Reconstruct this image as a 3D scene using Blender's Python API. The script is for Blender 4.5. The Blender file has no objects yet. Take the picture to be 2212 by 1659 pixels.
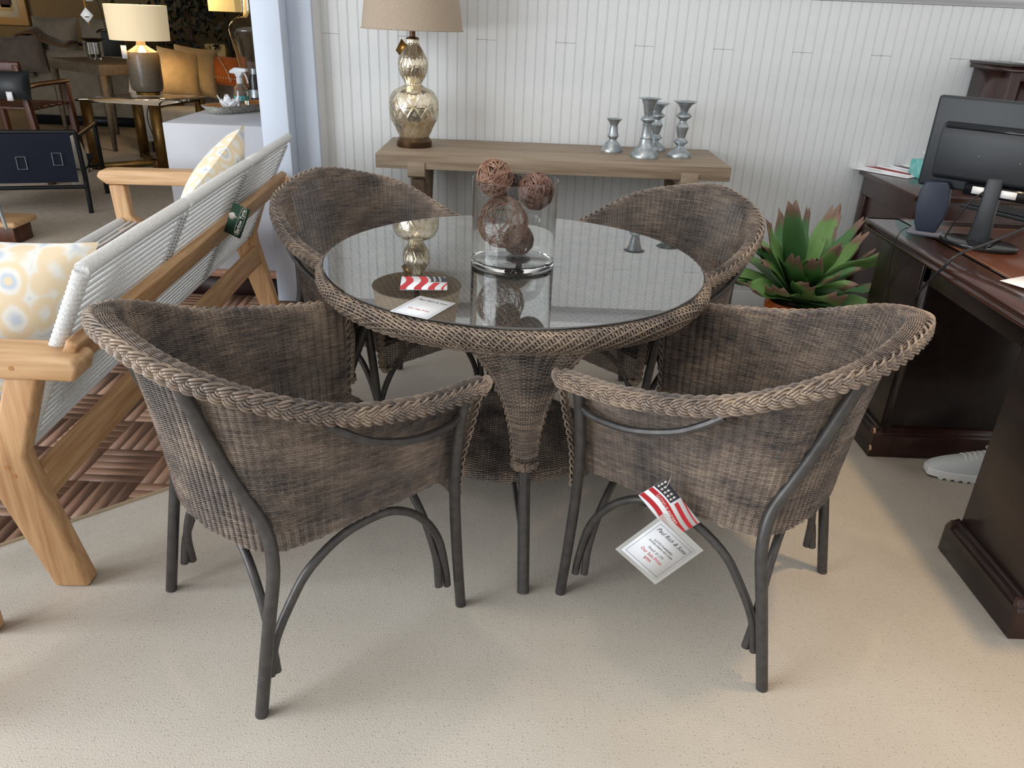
import bpy, math, random
import numpy as np
from mathutils import Matrix, Vector
random.seed(7); RNG = np.random.default_rng(7)
SC = bpy.context.scene
COL = SC.collection
PI = math.pi

# ------------------------------------------------------------------ camera
IMW, IMH, FPX = 2212.0, 1659.0, 1675.0
CAMZ, PITCH, ROLL = 1.43, math.radians(25.55), math.radians(2.33)
_rt = np.array([1.0, 0, 0]); _up = np.array([0, math.sin(PITCH), math.cos(PITCH)])
C_F = np.array([0, math.cos(PITCH), -math.sin(PITCH)])
C_R = _rt * math.cos(ROLL) + _up * math.sin(ROLL)
C_U = -_rt * math.sin(ROLL) + _up * math.cos(ROLL)
cam_d = bpy.data.cameras.new('camera'); cam = bpy.data.objects.new('camera', cam_d); COL.objects.link(cam)
cam_d.sensor_width = 36.0; cam_d.lens = 36.0 * FPX / IMW; cam_d.clip_start = 0.05; cam_d.clip_end = 60
cam.matrix_world = Matrix(((C_R[0], C_U[0], -C_F[0], 0), (C_R[1], C_U[1], -C_F[1], 0), (C_R[2], C_U[2], -C_F[2], CAMZ), (0, 0, 0, 1)))
SC.camera = cam

def _ray(px, py):
    return C_R * ((px - IMW / 2) / FPX) - C_U * ((py - IMH / 2) / FPX) + C_F
def AZ(px, py, z):          # where the sight line of a photo pixel meets the height z
    g = _ray(px, py); t = (z - CAMZ) / g[2]; return np.array([g[0] * t, g[1] * t, z])
def AY(px, py, Y):          # ... meets the depth Y
    g = _ray(px, py); t = Y / g[1]; return np.array([g[0] * t, Y, CAMZ + g[2] * t])
def AX(px, py, X):
    g = _ray(px, py); t = X / g[0]; return np.array([X, g[1] * t, CAMZ + g[2] * t])

# ------------------------------------------------------------------ world and light
wd = bpy.data.worlds.new('world'); SC.world = wd; wd.use_nodes = True
bg = wd.node_tree.nodes['Background']; bg.inputs[0].default_value = (1.0, 0.97, 0.94, 1); bg.inputs[1].default_value = 0.98
def area_light(name, loc, target, sx, sy, power, color):
    d = bpy.data.lights.new(name, 'AREA'); d.shape = 'RECTANGLE'; d.size = sx; d.size_y = sy; d.energy = power; d.color = color
    o = bpy.data.objects.new(name, d); COL.objects.link(o); o.location = loc
    o.rotation_euler = (Vector(target) - Vector(loc)).to_track_quat('-Z', 'Y').to_euler(); return o
def point_light(name, loc, power, color, r=0.05):
    d = bpy.data.lights.new(name, 'POINT'); d.energy = power; d.color = color; d.shadow_soft_size = r
    o = bpy.data.objects.new(name, d); COL.objects.link(o); o.location = loc; return o
def spot_light(name, loc, target, power, color, ang=70, r=0.06, blend=0.6):
    d = bpy.data.lights.new(name, 'SPOT'); d.energy = power; d.color = color; d.shadow_soft_size = r; d.spot_size = math.radians(ang); d.spot_blend = blend
    o = bpy.data.objects.new(name, d); COL.objects.link(o); o.location = loc
    o.rotation_euler = (Vector(target) - Vector(loc)).to_track_quat('-Z', 'Y').to_euler(); return o
area_light('window_light', (-4.8, -0.4, 1.75), (-0.1, 2.3, 0.7), 3.8, 3.0, 300, (0.88, 0.94, 1.0))
spot_light('ceiling_spot', (1.45, 1.55, 3.0), (1.5, 1.75, 0.0), 150, (1.0, 0.68, 0.38), 58, 0.09, 0.8)
spot_light('ceiling_spot', (-0.4, 2.2, 3.0), (0.2, 2.4, 0.0), 40, (1.0, 0.82, 0.6), 90, 0.10, 0.8)
VS = SC.view_settings
VS.view_transform = 'Standard'; VS.look = 'None'; VS.exposure = -0.2; VS.gamma = 1.0
try: VS.use_curve_mapping = False
except Exception: pass

# ------------------------------------------------------------------ materials
MATS = {}
def _nt(name):
    m = bpy.data.materials.new(name); m.use_nodes = True; nt = m.node_tree
    b = nt.nodes['Principled BSDF']; MATS[name] = m; return m, nt, b
def _c(c): return (c[0], c[1], c[2], 1.0)
def srgb(r, g, b):
    f = lambda v: (v / 255 / 12.92) if v / 255 <= 0.04045 else ((v / 255 + 0.055) / 1.055) ** 2.4
    return (f(r), f(g), f(b))
def mat(name, color, rough=0.5, metal=0.0, color2=None, nscale=8.0, nstretch=(1, 1, 1), detail=3.0, bump=0.0, bscale=60.0, bstretch=None, lo=0.35, hi=0.65, spec=None, coat=0.0, emit=None, estr=0.0, sheen=0.0, trans=0.0, ior=1.45, alpha=1.0, rough2=None):
    m, nt, b = _nt(name); N, L = nt.nodes, nt.links
    b.inputs['Base Color'].default_value = _c(color); b.inputs['Roughness'].default_value = rough; b.inputs['Metallic'].default_value = metal
    b.inputs['IOR'].default_value = ior
    if spec is not None: b.inputs['Specular IOR Level'].default_value = spec
    if coat: b.inputs['Coat Weight'].default_value = coat; b.inputs['Coat Roughness'].default_value = 0.12
    if sheen: b.inputs['Sheen Weight'].default_value = sheen
    if trans: b.inputs['Transmission Weight'].default_value = trans
    if alpha < 1: b.inputs['Alpha'].default_value = alpha
    if emit is not None: b.inputs['Emission Color'].default_value = _c(emit); b.inputs['Emission Strength'].default_value = estr
    tc = N.new('ShaderNodeTexCoord')
    if color2 is not None:
        mp = N.new('ShaderNodeMapping'); mp.inputs['Scale'].default_value = nstretch
        L.new(tc.outputs['Object'], mp.inputs[0])
        n = N.new('ShaderNodeTexNoise'); n.inputs['Scale'].default_value = nscale; n.inputs['Detail'].default_value = detail
        L.new(mp.outputs[0], n.inputs['Vector'])
        r = N.new('ShaderNodeValToRGB'); r.color_ramp.elements[0].position = lo; r.color_ramp.elements[1].position = hi
        r.color_ramp.elements[0].color = _c(color); r.color_ramp.elements[1].color = _c(color2)
        L.new(n.outputs['Fac'], r.inputs[0]); L.new(r.outputs[0], b.inputs['Base Color'])
        if rough2 is not None:
            mr = N.new('ShaderNodeMapRange'); mr.inputs[1].default_value = lo; mr.inputs[2].default_value = hi; mr.inputs[3].default_value = rough; mr.inputs[4].default_value = rough2
            L.new(n.outputs['Fac'], mr.inputs[0]); L.new(mr.outputs[0], b.inputs['Roughness'])
    if bump:
        mp2 = N.new('ShaderNodeMapping'); mp2.inputs['Scale'].default_value = bstretch or nstretch
        L.new(tc.outputs['Object'], mp2.inputs[0])
        n2 = N.new('ShaderNodeTexNoise'); n2.inputs['Scale'].default_value = bscale; n2.inputs['Detail'].default_value = 3
        L.new(mp2.outputs[0], n2.inputs['Vector'])
        bp = N.new('ShaderNodeBump'); bp.inputs['Strength'].default_value = bump; bp.inputs['Distance'].default_value = 0.01
        L.new(n2.outputs['Fac'], bp.inputs['Height']); L.new(bp.outputs[0], b.inputs['Normal'])
    return m
def wood(name, c1, c2, axis='x', scale=10.0, stretch=12.0, rough=0.45, coat=0.0, bump=0.08, c3=None):
    st = [scale, scale, scale]; st['xyz'.index(axis)] = scale / stretch
    return mat(name, c1, rough, 0, c2, 1.0, tuple(st), 6.0, bump, 4.0, tuple(s for s in st), 0.3, 0.7, coat=coat)
def glass(name, color=(1, 1, 1), rough=0.0, ior=1.45):
    m, nt, b = _nt(name); b.inputs['Base Color'].default_value = _c(color); b.inputs['Roughness'].default_value = rough
    b.inputs['Transmission Weight'].default_value = 1.0; b.inputs['IOR'].default_value = ior; return m
def fabric(name, c1, c2=None, scale=260, rough=0.9, bump=0.25):
    return mat(name, c1, rough, 0, c2 or tuple(x * 0.82 for x in c1), 14, (1, 1, 1), 3, bump, scale, (1, 1, 1), sheen=0.2)

# wicker: strands of aged brown vinyl-wrapped paper, blotched dark and tan
def wicker(name, dark, mid, light, rough=0.42):
    m, nt, b = _nt(name); N, L = nt.nodes, nt.links
    tc = N.new('ShaderNodeTexCoord')
    n = N.new('ShaderNodeTexNoise'); n.inputs['Scale'].default_value = 7.0; n.inputs['Detail'].default_value = 4; n.inputs['Roughness'].default_value = 0.65
    L.new(tc.outputs['Object'], n.inputs['Vector'])
    mp = N.new('ShaderNodeMapping'); mp.inputs['Scale'].default_value = (14, 14, 330); L.new(tc.outputs['Object'], mp.inputs[0])
    n2 = N.new('ShaderNodeTexNoise'); n2.inputs['Scale'].default_value = 1.0; n2.inputs['Detail'].default_value = 2; L.new(mp.outputs[0], n2.inputs['Vector'])
    mx = N.new('ShaderNodeMix'); mx.data_type = 'FLOAT'; mx.inputs[0].default_value = 0.42
    L.new(n.outputs['Fac'], mx.inputs[2]); L.new(n2.outputs['Fac'], mx.inputs[3])
    r = N.new('ShaderNodeValToRGB'); e = r.color_ramp.elements
    e[0].position = 0.36; e[0].color = _c(dark); e[1].position = 0.66; e[1].color = _c(light)
    k = e.new(0.5); k.color = _c(mid)
    L.new(mx.outputs[0], r.inputs[0]); L.new(r.outputs[0], b.inputs['Base Color'])
    b.inputs['Roughness'].default_value = rough
    return m
wicker('wicker', srgb(63, 61, 63), srgb(119, 107, 99), srgb(174, 156, 139), 0.34)
wicker('wicker_braid', srgb(84, 80, 79), srgb(136, 121, 109), srgb(186, 165, 142), 0.33)
mat('core_dark', (0.012, 0.011, 0.011), 0.8)
mat('tube_metal', srgb(84, 82, 81), 0.40, 0.45, srgb(72, 70, 70), 40, bump=0.0)
mat('table_glass_core', (0.8, 0.9, 0.88), 0.0)
glass('glass', (0.985, 1.0, 0.995)); glass('glass_table', (0.95, 0.985, 0.975), 0.0, 2.4); glass('glass_amber', (0.985, 0.955, 0.90))
wood('teak', srgb(202, 164, 120), srgb(168, 124, 84), 'y', 64, 16, 0.55, bump=0.05)
wood('teak_x', srgb(214, 178, 136), srgb(184, 142, 100), 'x', 64, 16, 0.55, bump=0.05)
wood('teak_z', srgb(208, 170, 126), srgb(174, 130, 90), 'z', 64, 16, 0.55, bump=0.05)
wood('bench_wood', srgb(158, 142, 122), srgb(122, 104, 84), 'x', 60, 22, 0.55, bump=0.15)
wood('bench_wood_z', srgb(128, 110, 92), srgb(96, 80, 66), 'z', 60, 22, 0.55, bump=0.15)
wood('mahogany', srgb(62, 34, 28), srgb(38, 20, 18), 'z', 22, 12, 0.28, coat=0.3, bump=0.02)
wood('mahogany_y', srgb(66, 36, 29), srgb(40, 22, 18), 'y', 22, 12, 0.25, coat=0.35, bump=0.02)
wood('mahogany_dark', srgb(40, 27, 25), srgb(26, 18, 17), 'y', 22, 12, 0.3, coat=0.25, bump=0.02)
wood('walnut', srgb(96, 54, 32), srgb(58, 30, 20), 'z', 20, 10, 0.4)
wood('parquet_a', srgb(158, 124, 102), srgb(132, 101, 84), 'x', 110, 10, 0.45, bump=0.03)
wood('parquet_b', srgb(148, 115, 95), srgb(122, 93, 78), 'y', 110, 10, 0.45, bump=0.03)
wood('grey_oak', srgb(104, 92, 76), srgb(78, 66, 52), 'x', 30, 14, 0.55)
mat('rope', srgb(240, 242, 242), 0.85, 0, srgb(222, 224, 224), 160, bump=0.6, bscale=420)
mat('white_paint', srgb(226, 228, 228), 0.55, 0, srgb(216, 219, 220), 3, bump=0.03, bscale=120)
mat('column_paint', srgb(206, 217, 232), 0.5, 0, srgb(198, 208, 224), 2.5, bump=0.03, bscale=100)
mat('molding_paint', srgb(194, 195, 198), 0.45)
mat('dark_joint', (0.02, 0.014, 0.012), 0.8)
mat('nosing', srgb(170, 128, 104), 0.4)
mat('riser', srgb(44, 24, 22), 0.5)
mat('taupe_carpet', srgb(178, 166, 151), 0.95, 0, srgb(166, 154, 138), 30, bump=0.5, bscale=300)
mat('bg_wall', srgb(116, 98, 68), 0.8)
mat('binding', srgb(186, 168, 140), 0.9, bump=0.5, bscale=500)
mat('paper', srgb(240, 240, 240), 0.6); mat('card_white', srgb(236, 240, 246), 0.35); mat('ink_dark', srgb(44, 52, 62), 0.6); mat('ink_red', srgb(204, 52, 60), 0.6); mat('flag_red', srgb(190, 40, 52), 0.5); mat('flag_navy', srgb(40, 40, 56), 0.5); mat('ink_grey', srgb(120, 128, 136), 0.6)
mat('tag_green', srgb(42, 78, 62), 0.5); mat('ink_white', srgb(232, 232, 226), 0.6)
m, nt, b = _nt('clear_plastic'); b.inputs['Base Color'].default_value = (0.9, 0.93, 0.92, 1); b.inputs['Roughness'].default_value = 0.12; b.inputs['Alpha'].default_value = 0.32
mat('bronze', srgb(112, 86, 60), 0.35, 0.85, srgb(78, 60, 44), 6); mat('brass', srgb(150, 112, 52), 0.35, 0.9); mat('brass_old', srgb(128, 98, 50), 0.42, 0.8, srgb(98, 72, 40), 12)
mat('pewter', srgb(186, 194, 198), 0.34, 0.85, srgb(146, 154, 158), 30, rough2=0.48)
mat('linen_shade', srgb(176, 160, 142), 0.9, 0, srgb(164, 148, 130), 240, (1, 1, 1), bump=0.2, bscale=600, trans=0.0)
mat('black_plastic', srgb(38, 42, 46), 0.45, bump=0.02, bscale=300); mat('black_gloss', srgb(22, 24, 28), 0.18); mat('grey_plastic', srgb(96, 98, 108), 0.4); mat('navy_plastic', srgb(40, 48, 64), 0.45); mat('cable_black', srgb(30, 31, 34), 0.5); mat('cable_white', srgb(205, 205, 200), 0.5)
mat('teal', srgb(92, 176, 172), 0.6, 0, srgb(140, 200, 194), 26)
mat('orange_pot', srgb(214, 104, 24), 0.25, 0, srgb(190, 84, 14), 8)
mat('navy_fabric', srgb(15, 21, 38), 0.9, bump=0.2, bscale=300); mat('black_metal', srgb(26, 28, 32), 0.45, 0.4)
fabric('grey_sofa', srgb(168, 166, 162)); fabric('beige_sofa', srgb(128, 118, 102)); fabric('beige_cushion', srgb(206, 178, 132)); fabric('mauve_cushion', srgb(104, 92, 84)); fabric('brown_throw', srgb(96, 70, 44)); fabric('white_fur', srgb(225, 222, 215)); fabric('rust_cushion', srgb(178, 92, 30)); fabric('pale_cushion', srgb(200, 190, 176))
mat('stitch', srgb(230, 220, 190), 0.8)
mat('ceramic_taupe', srgb(120, 112, 98), 0.2, 0, srgb(100, 92, 80), 120, bump=0.1, bscale=250); mat('copper', srgb(170, 110, 64), 0.3, 0.8)
mat('counter', srgb(186, 188, 194), 0.55, 0, srgb(172, 174, 180), 4, (1, 1, 0.5), bump=0.03)
mat('tray_wood', srgb(176, 124, 74), 0.45); mat('tray_mosaic', srgb(190, 186, 176), 0.35, 0, srgb(70, 70, 66), 300, lo=0.45, hi=0.55, bump=0.4, bscale=300)
mat('white_gloss', srgb(232, 236, 240), 0.25); mat('translucent_white', srgb(226, 232, 236), 0.35, trans=0.4); mat('water', (0.96, 0.97, 0.97), 0.0, trans=1.0, ior=1.33)
mat('dark_leaf', srgb(24, 32, 24), 0.6, 0, srgb(14, 18, 14), 8); mat('bark', srgb(60, 44, 32), 0.8)
mat('shoe_knit', srgb(216, 222, 226), 0.8, bump=0.4, bscale=500); mat('shoe_white', srgb(236, 238, 238), 0.5)
mat('art_paper', srgb(206, 196, 170), 0.7); mat('art_green', srgb(92, 92, 52), 0.8, 0, srgb(60, 62, 40), 5); mat('art_purple', srgb(78, 58, 66), 0.8); mat('art_cream', srgb(190, 168, 120), 0.8); mat('frame_wood', srgb(150, 118, 72), 0.4)
mat('vine_a', srgb(134, 104, 92), 0.6, 0, srgb(98, 70, 60), 60); mat('vine_b', srgb(158, 124, 104), 0.6, 0, srgb(116, 82, 66), 60); mat('vine_dark', srgb(62, 48, 44), 0.7)
mat('leather', srgb(92, 52, 34), 0.35); mat('gold_line', srgb(150, 104, 54), 0.4)
mat('chip_wood', srgb(214, 170, 130), 0.7)
# shade lit from inside
def lit_shade(name, color, strength):
    m, nt, b = _nt(name); b.inputs['Base Color'].default_value = _c(color); b.inputs['Roughness'].default_value = 0.9
    b.inputs['Emission Color'].default_value = _c(color); b.inputs['Emission Strength'].default_value = strength
lit_shade('shade_lit', srgb(255, 234, 194), 0.42); lit_shade('shade_lit_far', srgb(250, 214, 140), 0.45)
# cream loop carpet
m, nt, b = _nt('carpet'); N, L = nt.nodes, nt.links
tc = N.new('ShaderNodeTexCoord')
n1 = N.new('ShaderNodeTexNoise'); n1.inputs['Scale'].default_value = 1.6; n1.inputs['Detail'].default_value = 4; L.new(tc.outputs['Object'], n1.inputs['Vector'])
r1 = N.new('ShaderNodeValToRGB'); r1.color_ramp.elements[0].position = 0.35; r1.color_ramp.elements[1].position = 0.68
r1.color_ramp.elements[0].color = _c(srgb(192, 182, 167)); r1.color_ramp.elements[1].color = _c(srgb(205, 197, 184)); L.new(n1.outputs['Fac'], r1.inputs[0])
v = N.new('ShaderNodeTexVoronoi'); v.inputs['Scale'].default_value = 92; v.inputs['Randomness'].default_value = 0.25; L.new(tc.outputs['Object'], v.inputs['Vector'])
r2 = N.new('ShaderNodeValToRGB'); r2.color_ramp.elements[0].position = 0.10; r2.color_ramp.elements[1].position = 0.24
r2.color_ramp.elements[0].color = (0.60, 0.54, 0.44, 1); r2.color_ramp.elements[1].color = (1, 1, 1, 1); L.new(v.outputs['Distance'], r2.inputs[0])
mx = N.new('ShaderNodeMix'); mx.data_type = 'RGBA'; mx.blend_type = 'MULTIPLY'; mx.inputs[0].default_value = 1.0
L.new(r1.outputs[0], mx.inputs[6]); L.new(r2.outputs[0], mx.inputs[7]); L.new(mx.outputs[2], b.inputs['Base Color'])
b.inputs['Roughness'].default_value = 0.97; b.inputs['Sheen Weight'].default_value = 0.15
bp = N.new('ShaderNodeBump'); bp.inputs['Strength'].default_value = 0.7; bp.inputs['Distance'].default_value = 0.004
nb = N.new('ShaderNodeTexNoise'); nb.inputs['Scale'].default_value = 260; nb.inputs['Detail'].default_value = 3; L.new(tc.outputs['Object'], nb.inputs['Vector'])
ab = N.new('ShaderNodeMath'); ab.operation = 'MULTIPLY_ADD'; ab.inputs[1].default_value = 1.2; L.new(nb.outputs['Fac'], ab.inputs[0]); L.new(r2.outputs[0], ab.inputs[2]); L.new(ab.outputs[0], bp.inputs['Height']); L.new(bp.outputs[0], b.inputs['Normal'])
# ikat print of the outdoor cushions: ringed ovals in tan and pale blue
m, nt, b = _nt('ikat'); N, L = nt.nodes, nt.links
tc = N.new('ShaderNodeTexCoord'); mp = N.new('ShaderNodeMapping'); mp.inputs['Scale'].default_value = (13, 13, 10); L.new(tc.outputs['Object'], mp.inputs[0])
v = N.new('ShaderNodeTexVoronoi'); v.inputs['Scale'].default_value = 1.0; v.inputs['Randomness'].default_value = 0.12; L.new(mp.outputs[0], v.inputs['Vector'])
nz = N.new('ShaderNodeTexNoise'); nz.inputs['Scale'].default_value = 45; L.new(tc.outputs['Object'], nz.inputs['Vector'])
ad = N.new('ShaderNodeMath'); ad.operation = 'MULTIPLY_ADD'; ad.inputs[1].default_value = 0.12; L.new(nz.outputs['Fac'], ad.inputs[0]); L.new(v.outputs['Distance'], ad.inputs[2])
r = N.new('ShaderNodeValToRGB'); r.color_ramp.interpolation = 'EASE'; e = r.color_ramp.elements
tan_, wht, blu = _c(srgb(236, 218, 186)), _c(srgb(236, 236, 230)), _c(srgb(198, 210, 222))
e[0].position = 0.16; e[0].color = tan_; e[1].position = 0.25; e[1].color = blu
for p_, c_ in ((0.38, wht), (0.50, tan_), (0.58, tan_), (0.70, wht), (0.85, blu)): k = e.new(p_); k.color = c_
L.new(ad.outputs[0], r.inputs[0]); L.new(r.outputs[0], b.inputs['Base Color']); b.inputs['Roughness'].default_value = 0.9
# embossed mercury glass
m, nt, b = _nt('mercury'); N, L = nt.nodes, nt.links
tc = N.new('ShaderNodeTexCoord'); nz = N.new('ShaderNodeTexNoise'); nz.inputs['Scale'].default_value = 40; nz.inputs['Detail'].default_value = 5; L.new(tc.outputs['Object'], nz.inputs['Vector'])
r = N.new('ShaderNodeValToRGB'); r.color_ramp.elements[0].position = 0.3; r.color_ramp.elements[1].position = 0.7
r.color_ramp.elements[0].color = _c(srgb(204, 188, 152)); r.color_ramp.elements[1].color = _c(srgb(236, 230, 216)); L.new(nz.outputs['Fac'], r.inputs[0]); L.new(r.outputs[0], b.inputs['Base Color'])
b.inputs['Metallic'].default_value = 0.9; b.inputs['Roughness'].default_value = 0.22
bp = N.new('ShaderNodeBump'); bp.inputs['Strength'].default_value = 0.25; bp.inputs['Distance'].default_value = 0.003; L.new(nz.outputs['Fac'], bp.inputs['Height']); L.new(bp.outputs[0], b.inputs['Normal'])
# plant leaves: green with dry brown tips (colour runs along the leaf in its own coordinates)
def leaf_mat(name, g1, g2, tip):
    m, nt, b = _nt(name); N, L = nt.nodes, nt.links
    at = N.new('ShaderNodeAttribute'); at.attribute_name = 'along'
    tc = N.new('ShaderNodeTexCoord'); nz = N.new('ShaderNodeTexNoise'); nz.inputs['Scale'].default_value = 18; L.new(tc.outputs['Object'], nz.inputs['Vector'])
    ad = N.new('ShaderNodeMath'); ad.operation = 'MULTIPLY_ADD'; ad.inputs[1].default_value = 0.14; L.new(nz.outputs['Fac'], ad.inputs[0]); L.new(at.outputs['Fac'], ad.inputs[2])
    r = N.new('ShaderNodeValToRGB'); e = r.color_ramp.elements; e[0].position = 0.1; e[0].color = _c(g1); e[1].position = 1.12; e[1].color = _c(tip)
    k = e.new(0.7); k.color = _c(g2); k = e.new(0.93); k.color = _c(g2); k = e.new(1.03); k.color = _c(tip)
    L.new(ad.outputs[0], r.inputs[0]); L.new(r.outputs[0], b.inputs['Base Color']); b.inputs['Roughness'].default_value = 0.55
leaf_mat('leaf', srgb(58, 104, 58), srgb(120, 160, 92), srgb(146, 118, 102)); leaf_mat('leaf_deep', srgb(38, 82, 54), srgb(84, 130, 78), srgb(130, 104, 90))
def MT(n): return MATS[n]

# ------------------------------------------------------------------ mesh helpers
class MB:
    def __init__(s): s.V = []; s.Q = []; s.T = []; s.G = []; s.n = 0
    def add(s, v, q=None, t=None, g=None):
        v = np.asarray(v, float).reshape(-1, 3); s.V.append(v)
        if q is not None and len(q): s.Q.append(np.asarray(q, int) + s.n)
        if t is not None and len(t): s.T.append(np.asarray(t, int) + s.n)
        if g is not None: s.G += [[i + s.n for i in f] for f in g]
        s.n += len(v); return s
    def box(s, x0, x1, y0, y1, z0, z1, M=None):
        v = np.array([[x, y, z] for x in (x0, x1) for y in (y0, y1) for z in (z0, z1)], float)
        if M is not None: v = v @ np.asarray(M)[:3, :3].T + np.asarray(M)[:3, 3]
        return s.add(v, [[0, 1, 3, 2], [4, 6, 7, 5], [0, 4, 5, 1], [2, 3, 7, 6], [0, 2, 6, 4], [1, 5, 7, 3]])
    def beam(s, a, b, w, h, up=(0, 0, 1)):      # a box between two points
        a = np.array(a, float); b = np.array(b, float); d = b - a; l = np.linalg.norm(d); d /= l
        u = np.array(up, float); sd = np.cross(d, u); sd /= np.linalg.norm(sd); u = np.cross(sd, d)
        M = np.eye(4); M[:3, 0] = sd; M[:3, 1] = d; M[:3, 2] = u; M[:3, 3] = a
        return s.box(-w / 2, w / 2, 0, l, -h / 2, h / 2, M)
    def tube(s, path, r, sides=8, cap=True, closed=False):
        P = np.asarray(path, float); n = len(P); r = np.broadcast_to(np.asarray(r, float), (n,))
        T = np.roll(P, -1, 0) - np.roll(P, 1, 0) if closed else np.gradient(P, axis=0)
        T /= np.linalg.norm(T, axis=1)[:, None] + 1e-12
        ref = np.array([0, 0, 1.0]) if abs(T[0, 2]) < 0.9 else np.array([1.0, 0, 0])
        N = np.empty_like(P); nn = np.cross(T[0], ref); nn /= np.linalg.norm(nn); N[0] = nn
        for i in range(1, n):
            nn = nn - T[i] * (nn @ T[i]); nn /= np.linalg.norm(nn) + 1e-12; N[i] = nn
        B = np.cross(T, N); a = np.arange(sides) * 2 * PI / sides
        v = P[:, None] + r[:, None, None] * (np.cos(a)[None, :, None] * N[:, None] + np.sin(a)[None, :, None] * B[:, None])
        m = n if closed else n - 1; i = np.arange(m)[:, None]; k = np.arange(sides)[None]
        i2 = (i + 1) % n; k2 = (k + 1) % sides
        q = np.stack([i * sides + k, i * sides + k2, i2 * sides + k2, i2 * sides + k], -1).reshape(-1, 4)
        g = None if (closed or not cap) else [list(range(sides))[::-1], [(n - 1) * sides + j for j in range(sides)]]
        return s.add(v.reshape(-1, 3), q, g=g)
    def lathe(s, prof, seg=32, c=(0, 0, 0), cap=True):
        p = np.asarray(prof, float); n = len(p); a = np.arange(seg) * 2 * PI / seg
        v = np.stack([p[:, None, 0] * np.cos(a) + c[0], p[:, None, 0] * np.sin(a) + c[1], np.broadcast_to(p[:, None, 1] + c[2], (n, seg))], -1)
        i = np.arange(n - 1)[:, None]; k = np.arange(seg)[None]; k2 = (k + 1) % seg
        q = np.stack([i * seg + k, i * seg + k2, (i + 1) * seg + k2, (i + 1) * seg + k], -1).reshape(-1, 4)
        g = []
        if cap and p[0, 0] > 1e-5: g.append(list(range(seg))[::-1])
        if cap and p[-1, 0] > 1e-5: g.append([(n - 1) * seg + j for j in range(seg)])
        return s.add(v.reshape(-1, 3), q, g=g or None)
    def prism(s, pts, d0, d1, axes='xz', M=None):   # outline in two axes, extruded along the third
        p = np.asarray(pts, float); n = len(p); ax = ['xyz'.index(c) for c in axes]; th = 3 - sum(ax)
        v = np.zeros((2 * n, 3)); v[:n, ax[0]] = p[:, 0]; v[:n, ax[1]] = p[:, 1]; v[n:] = v[:n]; v[:n, th] = d0; v[n:, th] = d1
        if M is not None: v = v @ np.asarray(M)[:3, :3].T + np.asarray(M)[:3, 3]
        i = np.arange(n); j = (i + 1) % n
        return s.add(v, np.stack([i, j, j + n, i + n], -1), g=[list(range(n))[::-1], list(range(n, 2 * n))])
    def grid(s, P, closed_u=False):                 # P (nu,nv,3)
        P = np.asarray(P, float); nu, nv = P.shape[:2]; m = nu if closed_u else nu - 1
        i = np.arange(m)[:, None]; k = np.arange(nv - 1)[None]; i2 = (i + 1) % nu
        q = np.stack([i * nv + k, i2 * nv + k, i2 * nv + k + 1, i * nv + k + 1], -1).reshape(-1, 4)
        return s.add(P.reshape(-1, 3), q)
    def sphere(s, c, r, seg=16, rings=10, sq=(1, 1, 1)):
        t = np.linspace(-PI / 2, PI / 2, rings + 1)
        p = np.stack([np.cos(t), np.sin(t)], -1); p[0, 0] = p[-1, 0] = 1e-6
        k0 = len(s.V); s.lathe(p, seg, cap=False); s.V[k0] = s.V[k0] * np.array(sq) * r + np.array(c); return s
    def xf(s, M):
        M = np.asarray(M, float); s.V = [v @ M[:3, :3].T + M[:3, 3] for v in s.V]; return s
    def build(s, name, material, parent=None, smooth=True, angle=40, bevel=0.0, attr=None, seg=2):
        V = np.concatenate(s.V) if s.V else np.zeros((0, 3))
        me = bpy.data.meshes.new(name)
        loops = []; sizes = []
        for A, k in ((s.Q, 4), (s.T, 3)):
            if A:
                a = np.concatenate(A); loops.append(a.reshape(-1)); sizes.append(np.full(len(a), k))
        for g in s.G: loops.append(np.array(g)); sizes.append(np.array([len(g)]))
        Lp = np.concatenate(loops); Sz = np.concatenate(sizes)
        me.vertices.add(len(V)); me.vertices.foreach_set('co', V.astype(np.float32).reshape(-1))
        me.loops.add(len(Lp)); me.loops.foreach_set('vertex_index', Lp.astype(np.int32))
        me.polygons.add(len(Sz)); st = np.concatenate([[0], np.cumsum(Sz)[:-1]])
        me.polygons.foreach_set('loop_start', st.astype(np.int32))
        try: me.polygons.foreach_set('loop_total', Sz.astype(np.int32))
        except Exception: pass
        me.update(calc_edges=True); me.validate()
        if smooth:
            me.polygons.foreach_set('use_smooth', np.ones(len(me.polygons), bool))
            if angle < 180: me.set_sharp_from_angle(angle=math.radians(angle))
        if attr is not None:
            at = me.attributes.new('along', 'FLOAT', 'POINT'); at.data.foreach_set('value', np.asarray(attr, np.float32))
        me.materials.append(MT(material) if isinstance(material, str) else material)
        o = bpy.data.objects.new(name, me); COL.objects.link(o)
        if parent is not None: o.parent = parent
        if bevel:
            bv = o.modifiers.new('bevel', 'BEVEL'); bv.width = bevel; bv.segments = seg; bv.limit_method = 'ANGLE'; bv.angle_limit = math.radians(40)
            bv.harden_normals = False
        return o
def tag(o, label=None, cat=None, group=None, kind=None):
    if label: o['label'] = label
    if cat: o['category'] = cat
    if group: o['group'] = group
    if kind: o['kind'] = kind
    return o
def thing(name, label, cat, loc=(0, 0, 0), rotz=0.0, group=None):
    o = bpy.data.objects.new(name, None); COL.objects.link(o); o.empty_display_size = 0.1
    o.location = loc; o.rotation_euler = (0, 0, rotz); return tag(o, label, cat, group)
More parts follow.
